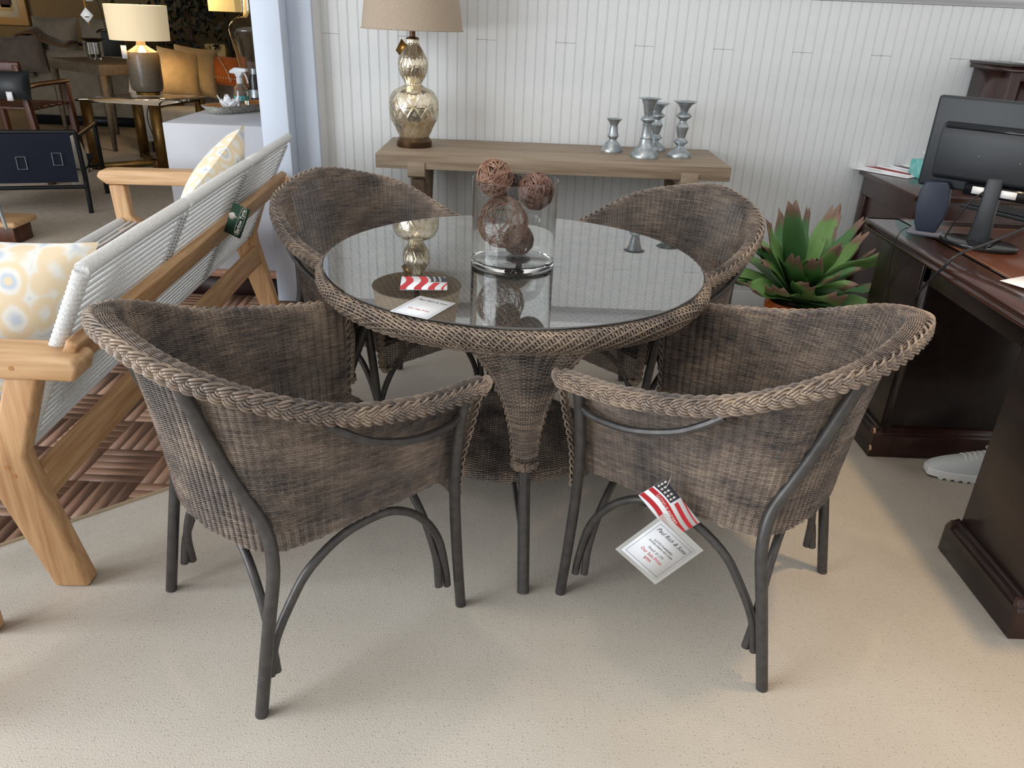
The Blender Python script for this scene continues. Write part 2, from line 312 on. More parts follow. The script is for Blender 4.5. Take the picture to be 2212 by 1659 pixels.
def copy_thing(root, loc, rotz, label, group=None):
    r = root.copy(); COL.objects.link(r); r.location = loc; r.rotation_euler = (0, 0, rotz); r['label'] = label
    if group: r['group'] = group
    for ch in [c for c in bpy.data.objects if c.parent is root]:
        c = ch.copy(); COL.objects.link(c); c.parent = r
        for g in [x for x in bpy.data.objects if x.parent is ch]:
            d = g.copy(); COL.objects.link(d); d.parent = c
    return r
def spl(pts, n=24):                                  # Catmull-Rom through points
    P = np.asarray(pts, float); m = len(P)
    E_ = np.vstack([2 * P[0] - P[1], P, 2 * P[-1] - P[-2]]); t = np.linspace(0, m - 1, n); i = np.clip(t.astype(int), 0, m - 2); u = (t - i)[:, None]
    a, b, c, d = E_[i], E_[i + 1], E_[i + 2], E_[i + 3]
    return 0.5 * (2 * b + (c - a) * u + (2 * a - 5 * b + 4 * c - d) * u ** 2 + (3 * b - a - 3 * c + d) * u ** 3)
def rotz(a): return np.array([[math.cos(a), -math.sin(a), 0, 0], [math.sin(a), math.cos(a), 0, 0], [0, 0, 1, 0], [0, 0, 0, 1.0]])
def trans(x, y, z): M = np.eye(4); M[:3, 3] = (x, y, z); return M
def frame(o, xa, ya):                                # matrix whose x and y axes follow xa, ya (orthonormalised)
    xa = np.array(xa, float); xa /= np.linalg.norm(xa); ya = np.array(ya, float); ya -= xa * (ya @ xa); ya /= np.linalg.norm(ya)
    M = np.eye(4); M[:3, 0] = xa; M[:3, 1] = ya; M[:3, 2] = np.cross(xa, ya); M[:3, 3] = o; return M

def weave(mb, P, Nn, amp, rw, rt, stake_r, sub=2, phase=0, twill=False, stakes=True):
    """P,Nn: (rows, stakes, 3) surface points and unit normals at stake crossings. Rows run over and under the stakes."""
    R, S = P.shape[:2]
    u = np.linspace(0, S - 1, (S - 1) * sub + 1); i = np.clip(u.astype(int), 0, S - 2); f = (u - i)[None, :, None]
    E0 = P[:, np.clip(i - 1, 0, S - 1)]; E1 = P[:, i]; E2 = P[:, i + 1]; E3 = P[:, np.clip(i + 2, 0, S - 1)]
    Pt = 0.5 * (2 * E1 + (E2 - E0) * f + (2 * E0 - 5 * E1 + 4 * E2 - E3) * f ** 2 + (3 * E1 - E0 - 3 * E2 + E3) * f ** 3)
    Nt = Nn[:, i] * (1 - f) + Nn[:, i + 1] * f; Nt /= np.linalg.norm(Nt, axis=2)[..., None] + 1e-12
    sgn = np.cos(PI * u[None, :] + PI * (np.arange(R)[:, None] + phase))
    C = Pt + Nt * (amp * sgn)[..., None]
    Td = np.gradient(Pt, axis=0) if R > 1 else np.zeros_like(Pt); Td /= np.linalg.norm(Td, axis=2)[..., None] + 1e-12
    v = np.stack([C + Nt * rt, C + Td * rw, C - Nt * rt, C - Td * rw], 2)        # (R,U,4,3)
    U = len(u); base = (np.arange(R) * U * 4)[:, None, None]; a = (np.arange(U - 1) * 4)[None, :, None]; k = np.arange(4)[None, None]; k2 = (k + 1) % 4
    q = np.stack([base + a + k, base + a + k2, base + a + 4 + k2, base + a + 4 + k], -1).reshape(-1, 4)
    mb.add(v.reshape(-1, 3), q)
    if stakes:
        step = max(1, R // 40); rows = list(range(0, R, step)); rows = rows if rows[-1] == R - 1 else rows + [R - 1]
        for j in range(S): mb.tube(P[rows, j], stake_r, 5, cap=False)
    return mb
def braid(mb, path, nrm, width=0.03, thick=0.016, period=0.07, strands=4, r=0.0027, sides=5, per=18):
    P = np.asarray(path, float); seg = np.linalg.norm(np.diff(P, axis=0), axis=1); L = np.concatenate([[0], np.cumsum(seg)])
    N0 = np.asarray(nrm, float)
    if N0.ndim == 1: N0 = np.broadcast_to(N0, P.shape)
    n = int(L[-1] / period * per) + 2; s0 = np.linspace(0, L[-1], n)
    def at(s):
        s = np.clip(s, 0, L[-1]); p = np.stack([np.interp(s, L, P[:, k]) for k in range(3)], -1); q = np.stack([np.interp(s, L, N0[:, k]) for k in range(3)], -1); return p, q
    Tn = np.gradient(P, axis=0); Tn /= np.linalg.norm(Tn, axis=1)[:, None]
    hw = strands * r * 0.92; A = max(width / 2 - hw * 0.75, 0.002)
    for g in range(3):
        ph = 2 * PI * g / 3; w = 2 * PI / period
        a = A * np.sin(w * s0 + ph); da = A * w * np.cos(w * s0 + ph); b = thick * 0.5 * np.sin(2 * (w * s0 + ph)) * 0.8
        nl = np.sqrt(1 + da ** 2)
        for k in range(strands):
            off = (k - (strands - 1) / 2) * 2 * r * 0.96
            s = s0 - off * da / nl; lat = a + off / nl; bulge = b + r * 0.9 * (1 - ((k - (strands - 1) / 2) / (strands / 2)) ** 2)
            p, q = at(s); t = np.stack([np.interp(np.clip(s, 0, L[-1]), L, Tn[:, c]) for c in range(3)], -1)
            q = q - t * (q * t).sum(-1, keepdims=True); q /= np.linalg.norm(q, axis=1)[:, None] + 1e-9
            lv = np.cross(t, q); mb.tube(p + lv * lat[:, None] + q * bulge[:, None], r, sides)
    return mb
def text_mesh(name, txt, size, material, parent, M, align='CENTER', extrude=0.0002, shear=0.0, bold=0.0):
    c = bpy.data.curves.new(name, 'FONT'); c.body = txt; c.size = size; c.align_x = align; c.align_y = 'CENTER'; c.extrude = extrude; c.shear = shear; c.offset = bold; c.resolution_u = 2
    o = bpy.data.objects.new(name + '_tmp', c); COL.objects.link(o); bpy.context.view_layer.update()
    me = bpy.data.meshes.new_from_object(o.evaluated_get(bpy.context.evaluated_depsgraph_get())); bpy.data.objects.remove(o)
    me.name = name; me.transform(Matrix(np.asarray(M).tolist())); me.materials.clear(); me.materials.append(MT(material))
    r = bpy.data.objects.new(name, me); COL.objects.link(r); r.parent = parent; return r
def cushion(mb, w, h, t, M, n=14, pinch=0.06):
    u = np.linspace(-1, 1, n + 1)
    U, Vv = np.meshgrid(u, u, indexing='ij')
    prof = np.clip((1 - U ** 2), 0, 1) ** 0.45 * np.clip((1 - Vv ** 2), 0, 1) ** 0.45
    x = U * w / 2 * (1 - pinch * (1 - Vv ** 2) * np.abs(U) ** 3); y = Vv * h / 2 * (1 - pinch * (1 - U ** 2) * np.abs(Vv) ** 3)
    for sg in (1, -1):
        G = np.stack([x, y, sg * prof * t / 2], -1); G = G @ M[:3, :3].T + M[:3, 3]
        mb.grid(G if sg > 0 else G[::-1])
    return mb
def rcyl(mb, x, y, r, z0, z1, seg=20): return mb.lathe([(r, z0), (r, z1)], seg, (x, y, 0))

# ================================================================== THE SETTING
WY = 4.12            # wall behind the console
PZ = 0.13            # raised showroom floor
# floor under the aisle: dark substrate with single parquet strips in basket-weave blocks
fl = MB().box(-3.4, -0.9, 0.2, 4.0, -0.05, -0.010).build('floor', 'parquet_b', smooth=False); tag(fl, 'brown basket-weave parquet aisle beside the pale carpet', kind='structure')
def carpet_x(y):     # x of the carpet edge at depth y: a slanted cut, then straight along the aisle
    return -1.047 + (y - 2.148) * (0.399 / 0.371) if y < 2.19 else -1.0
BS = 0.205; SW = BS / 5
ma = MB().box(0.0012, BS - 0.0012, 0.0014, SW - 0.0014, -0.012, 0.0); mbb = MB().box(0.0014, SW - 0.0014, 0.0012, BS - 0.0012, -0.012, 0.0)
sa = ma.build('parquet_strip', 'parquet_a', fl, smooth=False); sb = mbb.build('parquet_strip', 'parquet_b', fl, smooth=False)
firstp = {0: sa, 1: sb}; usedp = {0: False, 1: False}
mats_a = [MT('parquet_a')]; meshes_p = {0: [sa.data], 1: [sb.data]}
for nm, c1, c2, ax, kk in (('parquet_c', (166, 133, 110), (140, 109, 90), 'x', 0), ('parquet_d', (136, 105, 88), (112, 85, 72), 'x', 0), ('parquet_e', (160, 127, 104), (134, 103, 86), 'y', 1), ('parquet_f', (130, 101, 86), (106, 81, 70), 'y', 1)):
    wood(nm, srgb(*c1), srgb(*c2), ax, 110, 10, 0.45, bump=0.03); me = meshes_p[kk][0].copy(); me.materials[0] = MT(nm); meshes_p[kk].append(me)
for ix in range(-9, 1):
    for iy in range(0, 16):
        x0 = -1.0 + ix * BS; y0 = 0.9 + iy * BS
        if x0 + BS < -1.72 or x0 > carpet_x(y0 + BS) + 0.02 or y0 > 3.93 or y0 < 1.25: continue
        k = (ix + iy) % 2
        for j in range(5):
            o = firstp[k] if not usedp[k] else firstp[k].copy()
            if usedp[k]: COL.objects.link(o)
            usedp[k] = True; o.data = random.choice(meshes_p[k])
            o.location = (x0, y0 + j * SW, -0.002 + random.uniform(-0.0006, 0.0006)) if k == 0 else (x0 + j * SW, y0, -0.002 + random.uniform(-0.0006, 0.0006))
# carpet
cp = [(-3.4, -0.04), (-1.003, 2.189), (-1.0, 4.12), (3.4, 4.12), (3.4, -1.6), (-3.4, -1.6)]
ca = MB().prism(cp[::-1], -0.04, 0.004, 'xy').build('floor', 'carpet', smooth=False); tag(ca, 'cream loop-pile carpet with pin dots', kind='structure')
bd = spl([(-3.4, -0.045, 0.002), (-1.446, 1.772, 0.002), (-1.06, 2.131, 0.002), (-1.01, 2.20, 0.002), (-1.005, 2.6, 0.002), (-1.005, 3.9, 0.002)], 80)
tag(MB().tube(bd, 0.0085, 8).build('trim_1', 'binding'), 'rolled beige binding along the carpet edge', kind='structure')

# panelled back wall: one plank per beaded board
wl = MB().box(-1.0, 3.4, WY, WY + 0.12, 0.0, 2.9).build('wall_back', 'white_paint', smooth=False); tag(wl, 'white beadboard wall behind the console table', kind='structure')
BW = 0.0957
def bead_profile(w):
    def bead(c): return [(c - 4.2, 0), (c - 3.2, 2.8), (c - 2.4, 2.8), (c - 1.2, 0.6), (c, 0.2), (c + 1.2, 0.6), (c + 2.4, 2.8), (c + 3.2, 2.8), (c + 4.2, 0)]
    h = w / 2 * 1000; pts = [(-h, 2.4), (-h + 0.8, 2.2), (-h + 1.6, 0.5), (-h + 3.2, 0.2), (-h + 4.2, 2.4), (-h + 5.0, 2.4), (-h + 6, 0)] + bead(1.0) + [(h - 1.2, 0), (h, 2.4)]
    return [(x / 1000, y / 1000) for x, y in pts]
def plank(z0, z1):
    p = bead_profile(BW); n = len(p); mb = MB()
    G = np.array([[(x, -0.014 + y, z) for z in (z0, z1)] for x, y in p]); mb.grid(G[::-1])
    mb.add([(p[0][0], 0, z0), (p[-1][0], 0, z0), (p[-1][0], -0.0115, z0), (p[0][0], -0.0115, z0), (p[0][0], 0, z1), (p[-1][0], 0, z1), (p[-1][0], -0.014, z1), (p[0][0], -0.014, z1)], [[0, 1, 2, 3], [4, 7, 6, 5]])
    return mb
ZJ, ZR = 1.309, 1.537
pl_full = plank(0.09, ZR).build('plank', 'white_paint', wl, angle=25); pl_lo = plank(0.09, ZJ - 0.0007).build('plank', 'white_paint', wl, angle=25); pl_hi = plank(ZJ + 0.0007, ZR).build('plank', 'white_paint', wl, angle=25)
kinds = {'f': pl_full, 'l': pl_lo, 'h': pl_hi}; us = set()
def put_plank(k, x):
    o = kinds[k]
    if k in us: o = o.copy(); COL.objects.link(o)
    us.add(k); o.location = (x, WY, 0)
for k in range(0, 44):
    x = -0.957 + BW * k
    if k % 4 == 0: put_plank('l', x); put_plank('h', x)
    else: put_plank('f', x)
md = [(0, 0), (-0.016, 0.002), (-0.020, 0.012), (-0.034, 0.020), (-0.040, 0.034), (-0.040, 0.075), (-0.030, 0.085), (0, 0.09)]
tag(MB().prism([(y, z + ZR) for y, z in md], -1.0, 3.4, 'yz').xf(trans(0, WY, 0)).build('trim_2', 'molding_paint'), 'grey rail molding along the top of the beadboard', kind='structure')
tag(MB().prism([(0, 0), (-0.02, 0), (-0.02, 0.085), (-0.012, 0.10), (0, 0.10)], -0.95, 3.4, 'yz').xf(trans(0, WY, 0)).build('baseboard_back', 'white_paint'), 'white baseboard under the beadboard', kind='structure')
# cased column at the end of the wall
tag(MB().box(-1.262, -1.128, 3.90, 4.40, 0.0, 2.9).build('trim_3', 'column_paint', smooth=False, bevel=0.004), 'white square column post between aisle and wall', kind='structure')
tag(MB().box(-1.128, -1.012, 4.015, 4.40, 0.0, 2.9).build('trim_4', 'column_paint', smooth=False, bevel=0.003), 'white casing strip set back beside the column', kind='structure')
tag(MB().prism([(-1.012, 4.04), (-0.996, 4.055), (-0.988, 4.10), (-0.984, 4.14), (-1.012, 4.14)], 0, 2.9, 'xy').build('trim_5', 'white_paint'), 'narrow corner bead between casing and beadboard', kind='structure')
# raised showroom floor, nosing and riser
tag(MB().prism([(-1.27, 3.995), (-1.95, 3.995), (-1.95, 3.55), (-9.5, 3.55), (-9.5, 11.5), (-1.27, 11.5)], 0.0, PZ, 'xy').build('floor', 'taupe_carpet', smooth=False), 'taupe carpet of the raised showroom behind the sofa', kind='structure')
tag(MB().prism([(3.97, 0.100), (4.02, 0.100), (4.02, 0.131), (3.975, 0.131), (3.965, 0.12)], -1.95, -1.262, 'yz').build('trim_6', 'nosing'), 'wooden nosing on the showroom step edge', kind='structure')
tag(MB().box(-1.95, -1.262, 3.985, 3.996, -0.05, 0.100).build('trim_7', 'riser', smooth=False), 'dark riser under the step nosing', kind='structure')
# showroom shell
tag(MB().box(-9.6, -1.2, 10.6, 10.75, 0, 3.0).build('wall_showroom', 'bg_wall', smooth=False), 'dim olive wall at the back of the showroom', kind='structure')
tag(MB().box(-9.75, -9.6, 3.0, 10.75, 0, 3.0).build('wall_left', 'bg_wall', smooth=False), 'far side wall of the showroom', kind='structure')
tag(MB().box(-1.262, -1.14, 4.40, 10.75, 0, 3.0).build('wall_partition', 'bg_wall', smooth=False), 'partition between showroom and beadboard bay', kind='structure')
tag(MB().box(-9.7, -1.14, 4.45, 10.75, 2.95, 3.05).build('ceiling', 'bg_wall', smooth=False), 'showroom ceiling', kind='structure')

# ================================================================== WICKER CHAIR
HALF_RIM = [(.332, .300, .650), (.355, .13, .663), (.350, -.07, .700), (.297, -.250, .772), (.175, -.352, .815), (0, -.393, .845)]
HALF_BOT = [(.246, .262, .398), (.248, .10, .392), (.245, -.05, .382), (.226, -.192, .380), (.132, -.258, .394), (0, -.282, .404)]
def sym(h): h = np.array(h); return np.vstack([h * np.array([-1, 1, 1]), h[-2::-1]])     # left tip -> back -> right tip
def make_chair():
    root = thing('wicker_armchair', '-', 'chair')
    S = 76
    rim = spl(sym(HALF_RIM), S); bot = spl(sym(HALF_BOT), S)
    tg = np.gradient(rim, axis=0); no = np.stack([-tg[:, 1], tg[:, 0], 0 * tg[:, 0]], -1); no /= np.linalg.norm(no, axis=1)[:, None]
    if (no[S // 2] @ np.array([0, -1, 0])) < 0: no = -no
    s = np.abs(np.linspace(-1, 1, S)); w = 0.042 + 0.006 * (1 - s) - 0.010 * np.exp(-((s - .42) / .16) ** 2)
    edge = rim + np.array([0, 0, .014]); throat = edge - no * w[:, None] + np.array([0, 0, -.004])
    R1, R2 = 168, 34
    t = np.linspace(0, 1, R1)[:, None, None]
    bulge = 0.014 * np.sin(PI * t)
    wall = bot[None] * (1 - t) + throat[None] * t + no[None] * bulge * (-0.4)
    ph = np.linspace(0.06, PI * 0.98, R2)[:, None, None]
    lip = throat[None] + no[None] * (w[None, :, None] / 2) * (1 - np.cos(ph)) + np.array([0, 0, 1.0]) * (np.minimum(w, .034)[None, :, None] * 0.62) * np.sin(ph)
    P = np.concatenate([wall, lip]); du = np.gradient(P, axis=1); dv = np.gradient(P, axis=0)
    Nn = np.cross(du, dv); Nn /= np.linalg.norm(Nn, axis=2)[..., None] + 1e-12
    mb = MB(); sp = np.linalg.norm(dv, axis=2); 
    weave(mb, P, Nn, 0.0033, 0.00135, 0.0011, 0.0024, sub=3)
    tag(mb.build('woven_shell', 'wicker', root, angle=180), kind='stuff')
    # braided rim, then braids down both front edges
    sm = spl(sym(HALF_RIM), 160); tg = np.gradient(sm, axis=0); n2 = np.stack([-tg[:, 1], tg[:, 0], 0 * tg[:, 0]], -1); n2 /= np.linalg.norm(n2, axis=1)[:, None]
    if (n2[80] @ np.array([0, -1, 0])) < 0: n2 = -n2
    path = sm + np.array([0, 0, .014]) - n2 * 0.003
    s2 = np.abs(np.linspace(-1, 1, 160))[:, None]
    nr = n2 + np.array([0, 0, 1.0]) * (0.10 + 0.40 * s2 ** 3)
    mb = MB(); braid(mb, path, nr, .035, .018, .078, 4, .0031)
    for sg in (-1, 1):
        e = np.array([sg * .342, .303, .664]); c = spl([(sg * .290, .302, .648), (sg * .300, .309, .664), (sg * .314, .312, .674), (sg * .331, .309, .668), (sg * .335, .300, .655)], 16)
        for k in (-1, 0, 1): mb.tube(c + np.array([0, k * .0045, k * .004]), .0046, 7)
    tag(mb.build('rim_braid', 'wicker_braid', root, angle=180), kind='stuff')
    for sg in (-1, 1):
        mb = MB(); pth = spl([(sg * .297, .308, .655), (sg * .281, .297, .56), (sg * .264, .281, .46), (sg * .254, .276, .352)], 40)
        braid(mb, pth, np.array([sg * .25, 1.0, 0]), .026, .014, .066, 4, .0024)
        hook = spl([(sg * .254, .278, .356), (sg * .252, .280, .344), (sg * .240, .281, .341), (sg * .224, .281, .346)], 10); mb.tube(hook, .010, 8)
        tag(mb.build('edge_braid', 'wicker_braid', root, angle=180), kind='stuff')
    # apron under the seat front
    xs = np.linspace(-.25, .25, 25); zs = np.linspace(.345, .435, 26)
    P = np.array([[(x, .268 + .014 * (1 - (x / .25) ** 2), z) for x in xs] for z in zs]); Nn = np.broadcast_to(np.array([0, 1.0, 0]), P.shape)
    mb = MB(); weave(mb, P, Nn, .0018, .0017, .0011, .0018); tag(mb.build('front_apron', 'wicker', root, angle=180), kind='stuff')
    # crowned seat
    bx = bot[S // 2:, 0]; by = bot[S // 2:, 1]; o = np.argsort(by)
    ys = np.linspace(-.246, .276, 116); hw = np.interp(ys, by[o], bx[o]); hw = np.where(ys < -.20, hw * 1.0, hw)
    u = np.linspace(-1, 1, 25)
    P = np.array([[(k * h, y, .428 + .016 * (1 - k * k) * (1 - ((y - .02) / .27) ** 2)) for k in u] for y, h in zip(ys, np.maximum(hw, .05))])
    mb = MB(); weave(mb, P, np.broadcast_to(np.array([0, 0, 1.0]), P.shape), .0016, .0019, .0010, .0016)
    mb.grid(P - np.array([0, 0, .004])); tag(mb.build('seat', 'wicker', root, angle=180), kind='stuff')
    # bent metal frame
    for sg in (-1, 1):
        MB().tube(spl([(sg * .268, .282, 0), (sg * .270, .267, .18), (sg * .276, .254, .36), (sg * .290, .248, .50), (sg * .312, .252, .640)], 20), .0138, 12).build('leg', 'tube_metal', root)
        MB().tube(spl([(sg * .268, -.280, 0), (sg * .268, -.255, .14), (sg * .268, -.233, .26), (sg * .266, -.214, .36), (sg * .252, -.208, .425), (sg * .234, -.214, .475), (sg * .216, -.236, .535), (sg * .204, -.262, .61), (sg * .197, -.287, .69), (sg * .192, -.308, .765), (sg * .188, -.318, .812)], 36), .0142, 12).build('leg', 'tube_metal', root)
        MB().tube(spl([(sg * .304, .245, .598), (sg * .318, .20, .590), (sg * .336, .10, .600), (sg * .342, 0, .632), (sg * .342, -.06, .668), (sg * .338, -.10, .70)], 24), .0095, 8).build('arm_rail', 'tube_metal', root)
        MB().tube(spl([(sg * .250, -.240, .080), (sg * .250, -.220, .17), (sg * .250, -.172, .258), (sg * .250, -.125, .318), (sg * .250, -.045, .366), (sg * .250, .045, .380), (sg * .250, .110, .366), (sg * .250, .172, .318), (sg * .250, .222, .235), (sg * .250, .244, .13), (sg * .250, .250, .072)], 40), .0105, 10).build('brace_arch', 'tube_metal', root)
        y = sg * .245
        MB().tube(spl([(-.248, y - .02 * sg + (.006 if sg < 0 else 0), .080), (-.236, y - .02 * sg, .17), (-.19, y - .025 * sg, .268), (-.11, y - .03 * sg, .345), (0, y - .03 * sg, .376), (.11, y - .03 * sg, .345), (.19, y - .025 * sg, .268), (.236, y - .02 * sg, .17), (.248, y - .02 * sg, .080)], 40), .0105, 10).build('brace_arch', 'tube_metal', root)
    return root
def face(fx, fy): return math.atan2(fy, fx) - PI / 2
CH = make_chair(); GRP = 'brown wicker armchairs around the round table'
CH.location = (-.502, 1.614, 0.004); CH.rotation_euler = (0, 0, face(.735, .679)); tag(CH, 'brown wicker armchair at front left of the table, beside the rope sofa', 'chair', GRP)
CHB = copy_thing(CH, (.538, 1.740, 0.004), face(-.833, .553), 'brown wicker armchair at front right with paper tags hanging below its arm', GRP)
CHC = copy_thing(CH, (-.466, 2.706, 0.004), -.729 - PI / 2, 'brown wicker armchair pushed in behind the table, nearest the lamp', GRP)
CHD = copy_thing(CH, (.447, 2.682, 0.004), -2.409 - PI / 2, 'brown wicker armchair pushed in behind the table, nearest the potted plant', GRP)

# ================================================================== ROUND TABLE
TX, TY = -.009, 2.315
def make_table():
    root = thing('wicker_table', 'round brown wicker table with glass top and trumpet legs', 'table', (TX, TY, 0.004), math.radians(5.5))
    # drape: flat disc weave carried over a rolled rim
    def drape_map(prof):
        pr = np.array(prof); d = np.concatenate([[0], np.cumsum(np.linalg.norm(np.diff(pr, axis=0), axis=1))])
        def f(P2):
            rho = np.hypot(P2[..., 0], P2[..., 1]); r0 = pr[0, 0]; e = np.clip(rho - r0, 0, d[-1])
            rr = np.where(rho <= r0, rho, np.interp(e, d, pr[:, 0])); zz = np.where(rho <= r0, pr[0, 1], np.interp(e, d, pr[:, 1])); k = rr / np.maximum(rho, 1e-6)
            return np.stack([P2[..., 0] * k, P2[..., 1] * k, zz], -1)
        return f, pr[0, 0] + d[-1]
    def drape_weave(mb, prof, ang, pitch, stake, amp, rw, rt, sr):
        f, R = drape_map(prof); ca_, sa_ = math.cos(ang), math.sin(ang); j = 0
        def nrm(Q):
            e = 1e-4; d1 = f(Q + (e, 0)) - f(Q - (e, 0)); d2 = f(Q + (0, e)) - f(Q - (0, e)); n = np.cross(d1, d2); return n / (np.linalg.norm(n, axis=-1)[..., None] + 1e-15)
        for b in np.arange(-R + pitch, R - pitch / 2, pitch):
            h = math.sqrt(R * R - b * b); k0 = math.ceil(-h / stake); k1 = math.floor(h / stake)
            if k1 - k0 < 1: j += 1; continue
            a = np.concatenate([[-h], np.arange(k0 * 2, k1 * 2 + 1) * stake / 2, [h]])
            Q = np.stack([a * ca_ - b * sa_, a * sa_ + b * ca_], -1); C = f(Q); Nv = nrm(Q)
            C = C + Nv * (amp * np.cos(PI * a / stake + PI * j))[:, None]; Td = f(Q + np.array([-sa_, ca_]) * .002) - f(Q); Td /= np.linalg.norm(Td, axis=1)[:, None] + 1e-12
            v = np.stack([C + Nv * rt, C + Td * rw, C - Nv * rt, C - Td * rw], 1); U = len(a)
            i = (np.arange(U - 1) * 4)[:, None]; k = np.arange(4)[None]; k2 = (k + 1) % 4
            mb.add(v.reshape(-1, 3), np.stack([i + k, i + k2, i + 4 + k2, i + 4 + k], -1).reshape(-1, 4)); j += 1
        for a in np.arange(-math.floor(R / stake) * stake, R, stake):
            h = math.sqrt(max(R * R - a * a, 0));
            if h < .02: continue
            b = np.linspace(-h, h, 60); Q = np.stack([a * ca_ - b * sa_, a * sa_ + b * ca_], -1); mb.tube(f(Q), sr, 5, cap=False)
    prof = [(.558, .729), (.568, .733), (.578, .733), (.588, .728), (.594, .719), (.596, .708), (.593, .696), (.587, .686), (.578, .679), (.570, .676)]
    mb = MB(); drape_weave(mb, prof, math.radians(-50), .0088, .0185, .0022, .0036, .0015, .0028)
    tag(mb.build('woven_top', 'wicker_braid', root, angle=180), kind='stuff')
    MB().lathe([(.001, .722), (.56, .722), (.583, .722), (.588, .708), (.582, .690), (.57, .682), (.001, .682)], 96).build('top_core', 'core_dark', root)
    a = np.linspace(0, 2 * PI, 360, endpoint=False); mb = MB()
    for k in range(2): mb.tube(np.stack([(.574 + .0025 * np.cos(60 * a + PI * k)) * np.cos(a), (.574 + .0025 * np.cos(60 * a + PI * k)) * np.sin(a), .676 + .0025 * np.sin(60 * a + PI * k)], -1), .0030, 6, closed=True)
    mb.build('edge_piping', 'wicker_braid', root)
    MB().lathe([(.001, .736), (.572, .736), (.5745, .738), (.575, .740), (.5745, .742), (.572, .744), (.001, .744)], 128).build('glass_top', 'glass_table', root, angle=30)
    # legs with trumpet skins
    for q in range(4):
        an = q * PI / 2 - math.radians(90); er = np.array([math.cos(an), math.sin(an), 0]); et = np.array([-math.sin(an), math.cos(an), 0]); ez = np.array([0, 0, 1.0])
        lp = lambda z: er * (.650 - .358 * z) + ez * z
        lg = MB().tube([lp(0), lp(.2), lp(.4), lp(.52), lp(.66)], .0165, 14).build('leg', 'tube_metal', root)
        zc = np.array([.335, .36, .42, .50, .59, .64, .665, .676]); hwc = np.array([.027, .029, .034, .052, .088, .122, .142, .150]); bowc = np.array([.020, .018, .016, .018, .020, .019, .018, .017]); rc = np.array([.552, .545, .537, .530, .535, .548, .558, .564])
        zz = np.linspace(.335, .676, 66); hw = np.interp(zz, zc, hwc); bow = np.interp(zz, zc, bowc); rr = np.interp(zz, zc, rc)
        ker = np.ones(5) / 5
        for arr in (hw, rr): arr[2:-2] = np.convolve(arr, ker, 'valid')
        u = np.linspace(-1, 1, 15)
        P = er * (rr[:, None] - bow[:, None] * np.abs(u[None]) ** 2)[..., None] + et * (hw[:, None] * u[None])[..., None] + ez * np.broadcast_to(zz[:, None], (66, 15))[..., None]
        Nn = np.cross(np.gradient(P, axis=1), np.gradient(P, axis=0)); Nn /= np.linalg.norm(Nn, axis=2)[..., None]
        mb = MB(); weave(mb, P, Nn, .0022, .0027, .0014, .0022)
        for c in (0, -1): mb.tube(P[::3, c], .0042, 6); mb.tube(P[::3, c] - er * .006, .0036, 6)
        tag(mb.build('leg_skin', 'wicker', root, angle=180), kind='stuff')
        for c in (0, -1):
            mb = MB(); braid(mb, P[4:60:3, c] - er * .012, et * (1 if c else -1) - er * .3, .022, .010, .06, 3, .0026)
            tag(mb.build('leg_braid', 'wicker_braid', root, angle=180), kind='stuff')
        ctr = lp(.340) + er * .004; t_ = np.linspace(0, 2 * PI, 40); ring = ctr + np.cos(t_)[:, None] * er * .026 + np.sin(t_)[:, None] * et * .030
        mb = MB(); braid(mb, ring, (ring - ctr) / .028, .022, .012, .062, 3, .0026); tag(mb.build('leg_collar', 'wicker_braid', root, angle=180), kind='stuff')
        MB().beam(er * .25 + ez * .118, lp(.118), .012, .024).build('shelf_strut', 'tube_metal', root, smooth=False, bevel=.003)
    pf = [(.275, .150), (.288, .149), (.298, .142), (.301, .132), (.296, .122)]
    mb = MB(); drape_weave(mb, pf, math.radians(-5), .0072, .019, .0018, .0030, .0013, .0022); mb.lathe([(.001, .143), (.28, .143), (.292, .135), (.288, .122), (.001, .122)], 64)
    tag(mb.build('lower_shelf', 'wicker', root, angle=180), kind='stuff')
    return root
TABLE = make_table()

# ================================================================== CONSOLE TABLE AND WHAT STANDS ON IT
CZ = 0.841
cs = thing('console_table', 'long grey-washed wooden console table against the beadboard wall', 'console table', (0.145, 3.825, 0))
MB().box(-.80, .80, -.255, .255, .778, CZ).build('top', 'bench_wood', cs, smooth=False, bevel=.002)
for sx in (-.617, .617):
    MB().prism([(-.262, .808), (-.262, .748), (-.245, .738), (.245, .738), (.262, .748), (.262, .808)], sx - .039, sx + .039, 'yz').build('cross_beam', 'bench_wood', cs, smooth=False, bevel=.002)
    for s2 in (-1, 1): MB().beam((sx, s2 * .19, .74), (sx, -s2 * .20, .0), .058, .075, (0, 1, 0)).build('leg', 'bench_wood_z', cs, smooth=False, bevel=.002)
MB().box(-.60, .60, -.03, .03, .33, .40).build('stretcher', 'bench_wood', cs, smooth=False, bevel=.002)

# mercury-glass gourd lamp
LY = 3.82; LX = AY(894, 250, LY)[0]
def lz(y): return AY(894, y, LY)[2]
lamp = thing('table_lamp', 'gourd-shaped embossed mercury-glass lamp with tan drum shade on the console', 'lamp', (LX, LY, CZ))
z0 = CZ
MB().lathe([(.001, 0), (.082, 0), (.0835, .006), (.0835, .026), (.080, .030), (.077, .034), (.074, .040), (.001, .040)], 48).build('base', 'bronze', lamp)
ks = np.array([(.066, .038), (.074, .055), (.094, .10), (.108, lz(255) - z0), (.1135, lz(232) - z0), (.110, lz(215) - z0), (.090, lz(197) - z0), (.050, lz(187) - z0), (.036, lz(182) - z0), (.040, lz(176) - z0), (.058, lz(160) - z0), (.066, lz(142) - z0), (.062, lz(128) - z0), (.047, lz(112) - z0), (.030, lz(98) - z0), (.0255, lz(90) - z0), (.026, lz(85) - z0)])
pr = spl(ks, 150); seg = 168; ang = np.arange(seg) * 2 * PI / seg
